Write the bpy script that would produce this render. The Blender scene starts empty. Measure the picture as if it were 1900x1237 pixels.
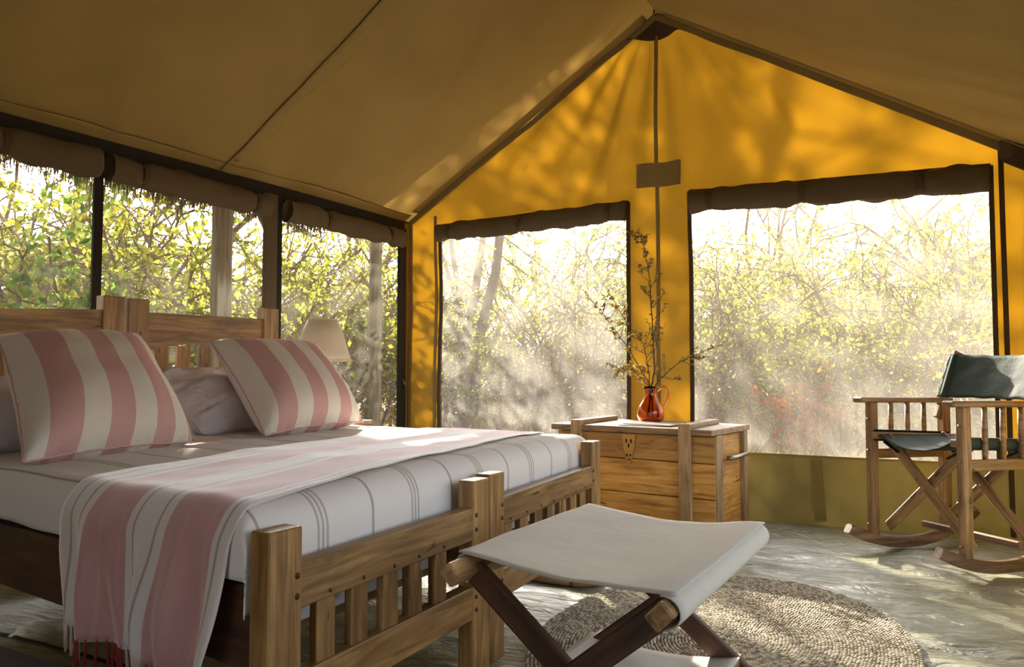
import bpy, bmesh, math, random
import numpy as np
from mathutils import Vector, Matrix, noise as mnoise

scene = bpy.context.scene
COL = scene.collection
PI = math.pi

# ------------------------------------------------------------------ camera
IMG_W, IMG_H, FPX, CAM_H = 1900, 1237, 1450.0, 0.85
YAW, PITCH = math.radians(29.2), math.atan((690 - 618.5) / FPX)
cam = bpy.data.cameras.new('camera')
cam.sensor_width = 36.0
cam.lens = FPX / IMG_W * 36.0
cam.clip_start = 0.02
cam_o = bpy.data.objects.new('camera', cam)
COL.objects.link(cam_o)
cam_o.location = (0, 0, CAM_H)
cam_o.rotation_euler = (PI / 2 + PITCH, 0, YAW)
scene.camera = cam_o
_fw = Vector((-math.sin(YAW) * math.cos(PITCH), math.cos(YAW) * math.cos(PITCH), math.sin(PITCH)))
_rt = Vector((math.cos(YAW), math.sin(YAW), 0))
_up = _rt.cross(_fw)
def ray(x, y): return _fw + _rt * ((x - 950) / FPX) + _up * ((618.5 - y) / FPX)
EYE = Vector((0, 0, CAM_H))
def at_z(x, y, z):
    d = ray(x, y); return EYE + d * ((z - CAM_H) / d.z)
def at_x(x, y, X):
    d = ray(x, y); return EYE + d * (X / d.x)
def at_y(x, y, Y):
    d = ray(x, y); return EYE + d * (Y / d.y)

# ------------------------------------------------------------------ world, sun, exposure
TO_SUN = Vector((-0.643, 0.650, 0.404)).normalized()
world = bpy.data.worlds.new('world'); scene.world = world
world.use_nodes = True
wn = world.node_tree; wn.nodes.clear()
sky = wn.nodes.new('ShaderNodeTexSky'); sky.sky_type = 'NISHITA'
sky.sun_disc = False
sky.sun_elevation = math.asin(TO_SUN.z)
sky.sun_rotation = math.atan2(TO_SUN.x, TO_SUN.y)
sky.air_density = 1.0; sky.dust_density = 4.0; sky.ozone_density = 1.0
hsv = wn.nodes.new('ShaderNodeHueSaturation'); hsv.inputs['Saturation'].default_value = 0.45
hsv.inputs['Value'].default_value = 1.0
bg = wn.nodes.new('ShaderNodeBackground'); bg.inputs['Strength'].default_value = 0.50
wo = wn.nodes.new('ShaderNodeOutputWorld')
wn.links.new(sky.outputs[0], hsv.inputs['Color']); wn.links.new(hsv.outputs[0], bg.inputs['Color'])
wn.links.new(bg.outputs[0], wo.inputs['Surface'])

sun = bpy.data.lights.new('sun', 'SUN'); sun.energy = 17.0; sun.angle = math.radians(0.6)
sun.color = (1.0, 0.91, 0.74)
sun_o = bpy.data.objects.new('sun', sun); COL.objects.link(sun_o)
sun_o.rotation_euler = TO_SUN.to_track_quat('Z', 'Y').to_euler()
sun_o.location = TO_SUN * 30

vs = scene.view_settings
vs.view_transform = 'Standard'; vs.look = 'None'; vs.gamma = 1.0; vs.use_curve_mapping = False
vs.exposure = 0.98

# ------------------------------------------------------------------ materials
def lin(r, g, b):
    f = lambda c: (c / 255 / 12.92) if c / 255 <= 0.04045 else ((c / 255 + 0.055) / 1.055) ** 2.4
    return (f(r), f(g), f(b), 1.0)
class NT:
    def __init__(s, name):
        s.m = bpy.data.materials.new(name); s.m.use_nodes = True
        s.t = s.m.node_tree; s.t.nodes.clear(); s.out = s.n('ShaderNodeOutputMaterial')
    def n(s, typ, **kw):
        nd = s.t.nodes.new(typ)
        for k, v in kw.items():
            if hasattr(nd, k): setattr(nd, k, v)
            else: nd.inputs[k.replace('_', ' ')].default_value = v
        return nd
    def l(s, a, b): s.t.links.new(a, b)
    def surf(s, o): s.l(o, s.out.inputs['Surface'])
    def noise(s, vec, scale, detail=4, dist=0.0, rough=0.5):
        n = s.n('ShaderNodeTexNoise'); n.inputs['Scale'].default_value = scale
        n.inputs['Detail'].default_value = detail; n.inputs['Distortion'].default_value = dist
        n.inputs['Roughness'].default_value = rough
        if vec is not None: s.l(vec, n.inputs['Vector'])
        return n.outputs['Fac']
    def ramp(s, fac, stops):
        r = s.n('ShaderNodeValToRGB'); e = r.color_ramp.elements
        while len(e) > 1: e.remove(e[-1])
        e[0].position = stops[0][0]; e[0].color = stops[0][1]
        for p, c in stops[1:]:
            q = e.new(p); q.color = c
        s.l(fac, r.inputs['Fac']); return r.outputs['Color']
    def mapping(s, vec, scale=(1, 1, 1), loc=None):
        m = s.n('ShaderNodeMapping'); m.inputs['Scale'].default_value = scale
        s.l(vec, m.inputs['Vector'])
        if loc is not None: s.l(loc, m.inputs['Location'])
        return m.outputs['Vector']
    def mix(s, fac, a, b, blend='MIX'):
        m = s.n('ShaderNodeMix', data_type='RGBA', blend_type=blend)
        if isinstance(fac, (int, float)): m.inputs[0].default_value = fac
        else: s.l(fac, m.inputs[0])
        for i, v in ((6, a), (7, b)):
            if isinstance(v, tuple): m.inputs[i].default_value = v
            else: s.l(v, m.inputs[i])
        return m.outputs[2]
    def math(s, op, a, b=None, c=None, clamp=False):
        m = s.n('ShaderNodeMath', operation=op); m.use_clamp = clamp
        for i, v in enumerate((a, b, c)):
            if v is None: continue
            if isinstance(v, (int, float)): m.inputs[i].default_value = v
            else: s.l(v, m.inputs[i])
        return m.outputs[0]
    def bump(s, h, strength=0.3, dist=0.01):
        b = s.n('ShaderNodeBump'); b.inputs['Strength'].default_value = strength
        b.inputs['Distance'].default_value = dist; s.l(h, b.inputs['Height']); return b.outputs['Normal']
    def coord(s, which='Object'): return s.n('ShaderNodeTexCoord').outputs[which]
    def pbr(s, color, rough=0.6, normal=None, metallic=0.0, **kw):
        p = s.n('ShaderNodeBsdfPrincipled')
        if isinstance(color, tuple): p.inputs['Base Color'].default_value = color
        else: s.l(color, p.inputs['Base Color'])
        if isinstance(rough, (int, float)): p.inputs['Roughness'].default_value = rough
        else: s.l(rough, p.inputs['Roughness'])
        p.inputs['Metallic'].default_value = metallic
        for k, v in kw.items(): p.inputs[k].default_value = v
        if normal is not None: s.l(normal, p.inputs['Normal'])
        return p.outputs[0]

def wood_mat(name, dark, mid, light, rough=0.5, stain=0.5):
    t = NT(name)
    oi = t.n('ShaderNodeObjectInfo').outputs['Random']
    cmb = t.n('ShaderNodeCombineXYZ')
    t.l(t.math('MULTIPLY', oi, 37.0), cmb.inputs[0]); t.l(t.math('MULTIPLY', oi, 11.0), cmb.inputs[1])
    c = t.coord('Object')
    v = t.mapping(c, (1.6, 22, 22), cmb.outputs[0])
    g = t.noise(v, 1.6, 8, 0.9, 0.62)
    v2 = t.mapping(c, (3.0, 5.0, 5.0), cmb.outputs[0])
    big = t.noise(v2, 1.4, 3, 0.6)
    col = t.ramp(g, [(0.25, dark), (0.48, mid), (0.72, light)])
    st = t.ramp(big, [(0.30, (1, 1, 1, 1)), (0.52, (0, 0, 0, 1))])
    col = t.mix(t.math('MULTIPLY', st, stain), col, dark)
    v3 = t.mapping(c, (7, 26, 26), cmb.outputs[0])
    hole = t.ramp(t.noise(v3, 1.2, 2), [(0.265, (1, 1, 1, 1)), (0.29, (0, 0, 0, 1))])
    col = t.mix(t.math('MULTIPLY', hole, 0.8), col, (0.02, 0.01, 0.005, 1))
    br = t.math('ADD', t.math('MULTIPLY', oi, 0.45), 0.80)
    hs = t.n('ShaderNodeHueSaturation'); t.l(br, hs.inputs['Value']); t.l(col, hs.inputs['Color'])
    t.surf(t.pbr(hs.outputs[0], t.math('ADD', t.math('MULTIPLY', g, 0.25), rough - 0.12), t.bump(g, 0.35, 0.004)))
    return t.m

def canvas_mat(name, front, through, k=0.4, rough_fold=1.0, weave=900):
    """cloth that lets some light through"""
    t = NT(name)
    c = t.coord('Object')
    n1 = t.noise(c, 2.3, 3, 0.4)
    n2 = t.noise(t.mapping(c, (260, 260, 60)), 1.0, 2)
    n3 = t.noise(c, 9.0, 5, 1.2)
    nrm = t.bump(t.math('ADD', t.math('MULTIPLY', n2, 0.12), t.math('MULTIPLY', n3, 0.5)), 0.25 * rough_fold, 0.02)
    va = t.mix(0.35, front, t.ramp(n1, [(0.3, tuple(x * 0.8 for x in front[:3]) + (1,)), (0.7, tuple(min(1, x * 1.15) for x in front[:3]) + (1,))]))
    d = t.n('ShaderNodeBsdfDiffuse'); t.l(va, d.inputs['Color']); t.l(nrm, d.inputs['Normal'])
    tr = t.n('ShaderNodeBsdfTranslucent'); t.l(nrm, tr.inputs['Normal'])
    t.l(t.mix(t.math('MULTIPLY', n2, 0.25), through, tuple(x * 0.7 for x in through[:3]) + (1,)), tr.inputs['Color'])
    mx = t.n('ShaderNodeMixShader'); mx.inputs[0].default_value = k
    t.l(d.outputs[0], mx.inputs[1]); t.l(tr.outputs[0], mx.inputs[2])
    t.surf(mx.outputs[0]); return t.m

def plain_mat(name, col, rough=0.8, noise_scale=30, amount=0.2, bump=0.1, metallic=0.0, sheen=0.0, **kw):
    t = NT(name); c = t.coord('Object'); n = t.noise(c, noise_scale, 5)
    cc = t.mix(n, tuple(x * (1 - amount) for x in col[:3]) + (1,), tuple(min(1, x * (1 + amount)) for x in col[:3]) + (1,))
    t.surf(t.pbr(cc, rough, t.bump(n, bump, 0.01), metallic, **kw)); return t.m

def leaf_mat(name, c1, c2, c3):
    t = NT(name)
    r = t.n('ShaderNodeNewGeometry').outputs['Random Per Island']
    col = t.ramp(r, [(0.0, c1), (0.5, c2), (1.0, c3)])
    d = t.n('ShaderNodeBsdfDiffuse'); t.l(col, d.inputs['Color'])
    tr = t.n('ShaderNodeBsdfTranslucent'); t.l(col, tr.inputs['Color'])
    mx = t.n('ShaderNodeMixShader'); mx.inputs[0].default_value = 0.55
    t.l(d.outputs[0], mx.inputs[1]); t.l(tr.outputs[0], mx.inputs[2]); t.surf(mx.outputs[0]); return t.m

def mesh_mat(name, fac, tint):
    """fine mosquito netting: mostly open, the threads catch the light"""
    t = NT(name)
    c = t.coord('Object')
    streak = t.noise(t.mapping(c, (30, 30, 3)), 1.0, 3)
    fine = t.noise(t.mapping(c, (170, 170, 90)), 1.0, 2)
    f = t.math('MULTIPLY', t.math('ADD', t.math('ADD', t.math('MULTIPLY', streak, 0.7), t.math('MULTIPLY', fine, 0.7)), 0.30), fac)
    tp = t.n('ShaderNodeBsdfTransparent')
    d = t.n('ShaderNodeBsdfDiffuse'); d.inputs['Color'].default_value = tint
    tr = t.n('ShaderNodeBsdfTranslucent'); tr.inputs['Color'].default_value = tint
    m1 = t.n('ShaderNodeMixShader'); m1.inputs[0].default_value = 0.5
    t.l(d.outputs[0], m1.inputs[1]); t.l(tr.outputs[0], m1.inputs[2])
    m2 = t.n('ShaderNodeMixShader'); t.l(f, m2.inputs[0])
    t.l(tp.outputs[0], m2.inputs[1]); t.l(m1.outputs[0], m2.inputs[2])
    t.surf(m2.outputs[0]); return t.m

def stripes_mask(t, u, bands, soft=0.0016):
    """sum of bands (centre, half width, strength) along coordinate u"""
    acc = None
    for c, hw, k in bands:
        d = t.math('ABSOLUTE', t.math('SUBTRACT', u, c))
        m = t.math('MULTIPLY', t.math('SUBTRACT', 1.0, t.math('DIVIDE', t.math('SUBTRACT', d, hw - soft), 2 * soft), clamp=True), k)
        acc = m if acc is None else t.math('MAXIMUM', acc, m)
    return acc

def cloth_mat(name, base, layers, weave=500, trans=0.15, wr=0.2, sheen=0.0):
    """layers: list of (colour, axis, bands)"""
    t = NT(name)
    uv = t.n('ShaderNodeSeparateXYZ'); t.l(t.coord('UV'), uv.inputs[0])
    c = t.coord('Object')
    w = t.noise(t.mapping(c, (weave, weave, weave)), 1.0, 2)
    col = base
    for colr, ax, bands in layers:
        m = stripes_mask(t, uv.outputs[ax], bands)
        m = t.math('MULTIPLY', m, t.math('ADD', t.math('MULTIPLY', w, 0.6), 0.65), clamp=True)
        col = t.mix(m, col, colr)
    n3 = t.noise(c, 14, 5, 1.0)
    nrm = t.bump(t.math('ADD', t.math('MULTIPLY', w, 0.2), n3), wr, 0.02)
    d = t.n('ShaderNodeBsdfDiffuse'); t.l(nrm, d.inputs['Normal'])
    tr = t.n('ShaderNodeBsdfTranslucent'); t.l(nrm, tr.inputs['Normal'])
    for s in (d, tr):
        if isinstance(col, tuple): s.inputs['Color'].default_value = col
        else: t.l(col, s.inputs['Color'])
    mx = t.n('ShaderNodeMixShader'); mx.inputs[0].default_value = trans
    t.l(d.outputs[0], mx.inputs[1]); t.l(tr.outputs[0], mx.inputs[2])
    if sheen:
        sh_ = t.n('ShaderNodeBsdfSheen'); sh_.inputs['Roughness'].default_value = 0.45
        sh_.inputs['Color'].default_value = (sheen, sheen, sheen, 1)
        ad = t.n('ShaderNodeAddShader'); t.l(mx.outputs[0], ad.inputs[0]); t.l(sh_.outputs[0], ad.inputs[1]); t.surf(ad.outputs[0])
    else: t.surf(mx.outputs[0])
    return t.m

M = {}
M['wood_bed'] = wood_mat('bed_wood', lin(68, 46, 22), lin(138, 102, 58), lin(184, 146, 94), 0.42, 0.35)
M['wood_chest'] = wood_mat('chest_wood', lin(92, 58, 22), lin(184, 132, 58), lin(214, 168, 94), 0.5, 0.35)
M['wood_grey'] = wood_mat('weathered_wood', lin(92, 70, 46), lin(168, 134, 92), lin(206, 178, 138), 0.5, 0.45)
M['wood_chair'] = wood_mat('chair_wood', lin(70, 48, 28), lin(144, 108, 68), lin(188, 154, 110), 0.4, 0.4)
M['wood_rocker'] = wood_mat('rocker_wood', lin(48, 32, 24), lin(112, 84, 64), lin(160, 130, 104), 0.4, 0.5)
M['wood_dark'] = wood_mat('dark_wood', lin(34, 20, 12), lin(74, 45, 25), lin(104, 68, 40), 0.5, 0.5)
M['wood_bench'] = wood_mat('bench_wood', lin(18, 12, 8), lin(42, 27, 17), lin(62, 42, 28), 0.75, 0.5)
M['pole'] = wood_mat('pole_wood', lin(74, 66, 50), lin(118, 106, 82), lin(150, 136, 108), 0.8, 0.3)
M['gable'] = canvas_mat('gable_canvas', lin(150, 124, 68), lin(204, 146, 28), 0.13)
M['sill'] = canvas_mat('sill_canvas', lin(142, 130, 84), lin(150, 134, 70), 0.03)
M['roof'] = canvas_mat('roof_canvas', lin(160, 140, 92), lin(190, 152, 80), 0.10)
M['tape'] = canvas_mat('olive_tape', lin(150, 132, 92), lin(160, 126, 70), 0.12)
M['flap'] = plain_mat('rolled_canvas', lin(88, 76, 58), 0.85, 40, 0.2)
M['black'] = plain_mat('black_webbing', lin(24, 20, 18), 0.8, 50, 0.3)
M['brown_trim'] = plain_mat('brown_binding', lin(74, 58, 40), 0.85, 60, 0.2)
M['net_hazy'] = mesh_mat('netting_hazy', 0.18, lin(240, 236, 228))
M['net_gable'] = mesh_mat('netting_gable', 0.15, lin(240, 234, 222))
M['net_side'] = mesh_mat('netting_side', 0.07, lin(236, 232, 220))
M['metal'] = plain_mat('dull_metal', lin(150, 140, 120), 0.35, 80, 0.2, 0.1, 1.0)
M['brass'] = plain_mat('old_brass', lin(176, 140, 78), 0.4, 80, 0.25, 0.2, 1.0)
M['peg'] = plain_mat('peg', lin(60, 36, 18), 0.6)
M['stool_canvas'] = plain_mat('grey_canvas', lin(196, 190, 178), 0.85, 25, 0.06, 0.15)
M['green_canvas'] = plain_mat('green_canvas', lin(36, 52, 42), 0.7, 40, 0.15, 0.15)
M['white'] = cloth_mat('white_linen', lin(226, 220, 216), [], trans=0.12, wr=0.25)
M['pillow'] = cloth_mat('pillow_linen', lin(224, 216, 218), [], trans=0.12, wr=0.5)
M['shade'] = canvas_mat('lampshade_linen', lin(232, 220, 196), lin(230, 214, 184), 0.2)
M['lampbase'] = plain_mat('lamp_base', lin(120, 82, 46), 0.4)
M['paper'] = plain_mat('paper', lin(214, 210, 206), 0.5, 8, 0.1, 0.02)
M['cover'] = plain_mat('magazine_cover', lin(182, 186, 194), 0.3, 16, 0.5, 0.02)
M['straw'] = plain_mat('thatch_straw', lin(98, 80, 54), 0.9, 12, 0.35)
M['thatch'] = plain_mat('thatch_dark', lin(92, 74, 48), 0.95, 14, 0.4, 0.6)
M['twig'] = plain_mat('twig_bark', lin(128, 108, 88), 0.9, 20, 0.3)
M['twig_dark'] = plain_mat('dark_twig', lin(74, 58, 44), 0.85, 40, 0.3)
M['bud'] = leaf_mat('bud', lin(150, 126, 86), lin(206, 190, 140), lin(176, 160, 100))
M['rock'] = plain_mat('rock', lin(166, 146, 124), 0.95, 9, 0.3, 0.6)
M['leaf_a'] = leaf_mat('leaf_yellowgreen', lin(112, 128, 46), lin(188, 180, 72), lin(140, 150, 64))
M['leaf_b'] = leaf_mat('leaf_green', lin(78, 108, 42), lin(122, 146, 60), lin(160, 170, 82))
M['leaf_c'] = leaf_mat('leaf_rust', lin(170, 92, 44), lin(204, 130, 66), lin(150, 100, 52))
M['leaf_d'] = leaf_mat('leaf_olive', lin(104, 100, 58), lin(150, 138, 80), lin(176, 160, 92))
M['rim'] = plain_mat('leather_rim', lin(128, 88, 48), 0.5, 30, 0.25)
M['weave'] = plain_mat('woven_fibre', lin(190, 150, 112), 0.8, 160, 0.45, 0.4)
t = NT('sisal')
r_ = t.n('ShaderNodeNewGeometry').outputs['Random Per Island']
t.surf(t.pbr(t.ramp(r_, [(0.0, lin(122, 110, 90)), (0.5, lin(172, 160, 136)), (1.0, lin(202, 192, 168))]), 0.9)); M['rope'] = t.m
# groundsheet
t = NT('groundsheet')
c = t.coord('Object')
w1 = t.noise(t.mapping(c, (1.6, 4.2, 1)), 2.2, 6, 1.6, 0.55)
w2 = t.noise(t.mapping(c, (9, 14, 1)), 1.0, 4, 2.0)
mus = t.math('ABSOLUTE', t.math('SUBTRACT', w1, 0.5))
hgt = t.math('ADD', t.math('MULTIPLY', mus, 2.2), t.math('MULTIPLY', w2, 0.35))
col = t.ramp(t.noise(c, 3.0, 6, 0.6), [(0.3, lin(136, 135, 114)), (0.5, lin(156, 155, 132)), (0.7, lin(170, 169, 146))])
t.surf(t.pbr(col, 0.20, t.bump(hgt, 0.6, 0.03), **{'Specular IOR Level': 0.85}))
M['floor'] = t.m
# dry ground outside
t = NT('dry_ground')
c = t.coord('Object')
n = t.noise(c, 14, 8, 0.8, 0.7)
col = t.ramp(n, [(0.3, lin(106, 86, 62)), (0.5, lin(172, 150, 116)), (0.68, lin(208, 190, 158))])
t.surf(t.pbr(col, 0.95, t.bump(n, 0.9, 0.06))); M['ground'] = t.m
t = NT('dry_grass')
r = t.n('ShaderNodeNewGeometry').outputs['Random Per Island']
t.surf(t.pbr(t.ramp(r, [(0.0, lin(150, 124, 82)), (0.5, lin(196, 174, 128)), (1.0, lin(214, 198, 156))]), 0.9)); M['grass'] = t.m
# jug glass
t = NT('amber_glass')
t.surf(t.pbr(lin(244, 172, 88), 0.03, None, 0.0, **{'Transmission Weight': 1.0, 'IOR': 1.45})); M['amber'] = t.m
# striped textiles
PINK = lin(204, 152, 148); PINK2 = lin(202, 156, 150); TAUPE = lin(170, 150, 138)
M['sheet'] = cloth_mat('striped_sheet', lin(232, 227, 222),
    [(lin(116, 106, 96), 1, [b for k in range(12) for b in
        ([(0.02 + k * 0.0935 + o, 0.0014, 0.7) for o in (-0.0075, 0.0, 0.0075)] if k % 2 == 1 else [(0.02 + k * 0.0935, 0.0020, 0.7)])])],
    trans=0.08, wr=0.12)
for n_ in M['sheet'].node_tree.nodes: pass
M['throw'] = cloth_mat('pink_striped_throw', lin(228, 220, 214),
    [(PINK, 0, [(0.325, 0.125, 0.95), (0.795, 0.125, 0.95)]),
     (TAUPE, 0, [(0.07, 0.006, 0.8), (0.15, 0.007, 0.8), (0.49, 0.006, 0.8), (0.62, 0.006, 0.8), (0.95, 0.006, 0.8)]),
     (lin(216, 176, 160), 0, [(0.30, 0.006, 0.6), (0.42, 0.005, 0.5), (0.76, 0.006, 0.6), (0.88, 0.005, 0.5)])],
    trans=0.2, wr=0.2, sheen=0.7)
M['cushion'] = cloth_mat('pink_striped_cotton', lin(222, 212, 198),
    [(PINK2, 0, [(0.185, 0.085, 0.95), (0.50, 0.075, 0.95), (0.78, 0.065, 0.95), (0.98, 0.03, 0.9)])], trans=0.1, wr=0.3)
M['piping'] = plain_mat('pink_piping', PINK2, 0.8)
M['tassel_red'] = plain_mat('tassel_red', lin(160, 60, 54), 0.9)
M['tassel_white'] = plain_mat('tassel_white', lin(222, 206, 198), 0.9)

# ------------------------------------------------------------------ helpers
def link(o, parent=None):
    COL.objects.link(o)
    if parent is not None:
        o.parent = parent
        root = Matrix.Identity(4); p = parent
        o.matrix_parent_inverse = world_of(parent).inverted()
    return o
_W = {}
def world_of(o): return _W.get(o.name, Matrix.Identity(4))
def tag(o, label=None, cat=None, group=None, kind=None):
    if label: o['label'] = label
    if cat: o['category'] = cat
    if group: o['group'] = group
    if kind: o['kind'] = kind
    return o
def thing(name, loc, label, cat, group=None):
    o = bpy.data.objects.new(name, None); o.empty_display_size = 0.05
    o.location = loc; COL.objects.link(o); _W[o.name] = Matrix.Translation(loc)
    return tag(o, label, cat, group)
def mk(name, verts, faces, mat, parent=None, smooth=False, uvs=None, mw=None):
    me = bpy.data.meshes.new(name)
    me.from_pydata([tuple(v) for v in verts], [], [tuple(f) for f in faces])
    for m in (mat if isinstance(mat, (list, tuple)) else [mat]): me.materials.append(m)
    if smooth: me.polygons.foreach_set('use_smooth', [True] * len(me.polygons))
    if uvs is not None:
        ul = me.uv_layers.new(name='UVMap')
        li = np.zeros(len(me.loops), dtype=np.int32); me.loops.foreach_get('vertex_index', li)
        ul.data.foreach_set('uv', np.asarray(uvs, dtype=np.float32)[li].ravel())
    me.update()
    o = bpy.data.objects.new(name, me)
    if mw is not None: o.matrix_world = mw
    w = mw if mw is not None else Matrix.Identity(4)
    link(o, parent)
    if mw is not None: o.matrix_basis = mw
    _W[o.name] = w
    return o
_boxcache = {}
def box_mesh(L, w, h, bev, mat):
    key = (round(L, 4), round(w, 4), round(h, 4), bev, mat.name)
    if key in _boxcache: return _boxcache[key]
    bm = bmesh.new(); bmesh.ops.create_cube(bm, size=1.0)
    for v in bm.verts: v.co = (v.co.x * L, v.co.y * w, v.co.z * h)
    if bev > 0:
        bmesh.ops.bevel(bm, geom=list(bm.edges), offset=min(bev, 0.3 * min(L, w, h)), segments=1, affect='EDGES')
    me = bpy.data.meshes.new('box'); bm.to_mesh(me); bm.free(); me.materials.append(mat)
    _boxcache[key] = me; return me
def frame(p0, p1, up):
    x = (Vector(p1) - Vector(p0)).normalized(); u = Vector(up)
    y = u.cross(x).normalized(); z = x.cross(y)
    m = Matrix((x, y, z)).transposed().to_4x4()
    m.translation = (Vector(p0) + Vector(p1)) / 2; return m
def beam(name, p0, p1, w, h, mat, parent=None, up=(0, 0, 1), bev=0.004):
    """box from p0 to p1; w across, h along up"""
    L = (Vector(p1) - Vector(p0)).length
    me = box_mesh(L, w, h, bev, mat); o = bpy.data.objects.new(name, me)
    mw = frame(p0, p1, up); link(o, parent); o.matrix_basis = mw; _W[o.name] = mw; return o
def tube_geo(pts, rads, sides=8, caps=True, verts=None, faces=None):
    V = [] if verts is None else verts; F = [] if faces is None else faces
    pts = [Vector(p) for p in pts]; n = len(pts); b0 = len(V)
    ref = None
    for i, p in enumerate(pts):
        d = (pts[min(i + 1, n - 1)] - pts[max(i - 1, 0)]).normalized()
        if ref is None: ref = d.orthogonal().normalized()
        a = (ref - d * ref.dot(d)).normalized(); ref = a; b = d.cross(a)
        r = rads[i] if isinstance(rads, (list, tuple)) else rads
        for k in range(sides):
            th = 2 * PI * k / sides
            V.append(p + a * (r * math.cos(th)) + b * (r * math.sin(th)))
    for i in range(n - 1):
        for k in range(sides):
            k2 = (k + 1) % sides
            F.append((b0 + i * sides + k, b0 + i * sides + k2, b0 + (i + 1) * sides + k2, b0 + (i + 1) * sides + k))
    if caps:
        F.append(tuple(b0 + k for k in range(sides))[::-1]); F.append(tuple(b0 + (n - 1) * sides + k for k in range(sides)))
    return V, F
def tube(name, pts, rads, mat, parent=None, sides=8):
    V, F = tube_geo(pts, rads, sides)
    return mk(name, V, F, mat, parent, True)
def grid(name, nu, nv, fn, mat, parent=None, smooth=True, thick=0.0, uvfn=None):
    V, UV, F = [], [], []
    for j in range(nv + 1):
        for i in range(nu + 1):
            u, v = i / nu, j / nv
            V.append(fn(u, v)); UV.append(uvfn(u, v) if uvfn else (u, v))
    for j in range(nv):
        for i in range(nu):
            a = j * (nu + 1) + i
            F.append((a, a + 1, a + nu + 2, a + nu + 1))
    o = mk(name, V, F, mat, parent, smooth, UV)
    if thick:
        s = o.modifiers.new('thickness', 'SOLIDIFY'); s.thickness = thick; s.offset = 0
    return o
def lathe(name, prof, mat, parent, centre, seg=32):
    V, F = [], []
    for r, z in prof:
        for k in range(seg):
            a = 2 * PI * k / seg; V.append((centre[0] + r * math.cos(a), centre[1] + r * math.sin(a), centre[2] + z))
    for i in range(len(prof) - 1):
        for k in range(seg):
            k2 = (k + 1) % seg
            F.append((i * seg + k, i * seg + k2, (i + 1) * seg + k2, (i + 1) * seg + k))
    return mk(name, V, F, mat, parent, True)
def nz(x, y, z=0.0, s=1.0): return mnoise.noise(Vector((x * s, y * s, z * s)))
def sstep(a, b, x):
    t_ = max(0.0, min(1.0, (x - a) / (b - a))); return t_ * t_ * (3 - 2 * t_)
def ell_geo(c, ax, ay, az, V, F, seg=6, rings=3):
    b0 = len(V); c = Vector(c)
    V.append(c - az)
    for i in range(1, rings + 1):
        ph = -PI / 2 + PI * i / (rings + 1)
        for k in range(seg):
            th = 2 * PI * k / seg
            V.append(c + ax * (math.cos(ph) * math.cos(th)) + ay * (math.cos(ph) * math.sin(th)) + az * math.sin(ph))
    V.append(c + az); top = len(V) - 1
    for k in range(seg):
        k2 = (k + 1) % seg
        F.append((b0, b0 + 1 + k2, b0 + 1 + k))
        for i in range(rings - 1):
            a = b0 + 1 + i * seg
            F.append((a + k, a + k2, a + seg + k2, a + seg + k))
        a = b0 + 1 + (rings - 1) * seg
        F.append((a + k, a + k2, top))

# ------------------------------------------------------------------ the tent
XL, XR, YB, YF = -3.479, 0.62, 4.66, -1.5
XA, ZA, SL = -1.56, 3.115, 0.597
def roof_z(x): return ZA - SL * abs(x - XA)
W1 = (-3.19, -1.755); W2 = (-1.355, 0.21)
def wtop(x):
    if x < XA: return 1.905 + 0.024 * (x - W1[0]) / (W1[1] - W1[0])
    return 1.947 - 0.040 * (x - W2[0]) / (W2[1] - W2[0])
ZB = 0.38

# floor
def floor_z(x, y):
    k = 0.010 * sstep(0.30, 0.0, YB - y)
    r1 = abs(nz(x * 2.2 + 3, y * 5.0, 1.7)); r2 = abs(nz(x * 6 + 9, y * 8 + 4, 5.1))
    return -0.016 + 0.012 * (1 - min(1, r1 * 3)) + 0.004 * (1 - min(1, r2 * 3)) + k
o = grid('floor', 150, 210, lambda u, v: (lambda x, y: (x, y, floor_z(x, y)))(XL + (XR - XL) * u, YF + (YB - YF) * v), M['floor'])
tag(o, kind='structure')
tent_floor = o
seam = grid('seam', 60, 2, lambda u, v: (lambda x, y: (x, y, floor_z(x, y) + 0.004))(-3.4 + 2.4 * u, 1.42 + 0.02 * v + 0.10 * u), M['black'], tent_floor)

# back gable wall: canvas with two window openings
def gable_y(x, z):
    dx, dz = x - XA, ZA + 0.12 - z
    ang = math.atan2(dx, max(dz, 0.02)); r = math.hypot(dx, dz)
    f = 0.016 * math.sin(ang * 26 + 1.5 * nz(ang * 3, r)) * sstep(0.15, 0.7, r) * sstep(2.1, 1.2, r)
    f += 0.02 * nz(x * 1.3, z * 1.1, 3) + 0.010 * nz(x * 7, z * 2.2, 8)
    f += 0.006 * nz(x * 16, z * 5, 2) * sstep(2.1, 1.5, z)
    return YB + f
xs = sorted(set([round(v, 4) for v in list(np.linspace(XL, W1[0], 14)) + list(np.linspace(W1[0], W1[1], 66)) +
                 list(np.linspace(W1[1], W2[0], 20)) + list(np.linspace(W2[0], W2[1], 70)) + list(np.linspace(W2[1], XR, 20))]))
V, F, MI = [], [], []
n1, n2, n3 = 12, 50, 40
for x in xs:
    zt, zr = wtop(x), roof_z(x) - 0.004
    zs = list(np.linspace(-0.005, ZB, n1 + 1)) + list(np.linspace(ZB, zt, n2 + 1))[1:] + list(np.linspace(zt, max(zr, zt + 0.01), n3 + 1))[1:]
    if zr < zt + 0.01:
        zs = list(np.linspace(-0.005, ZB, n1 + 1)) + list(np.linspace(ZB, zr - 0.05, n2 + 1))[1:] + list(np.linspace(zr - 0.05, zr, n3 + 1))[1:]
    for z in zs:
        lean = 0.02 * sstep(0.06, 0.0, z)
        V.append((x, gable_y(x, z) - lean, z))
nr = n1 + n2 + n3 + 1
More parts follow.
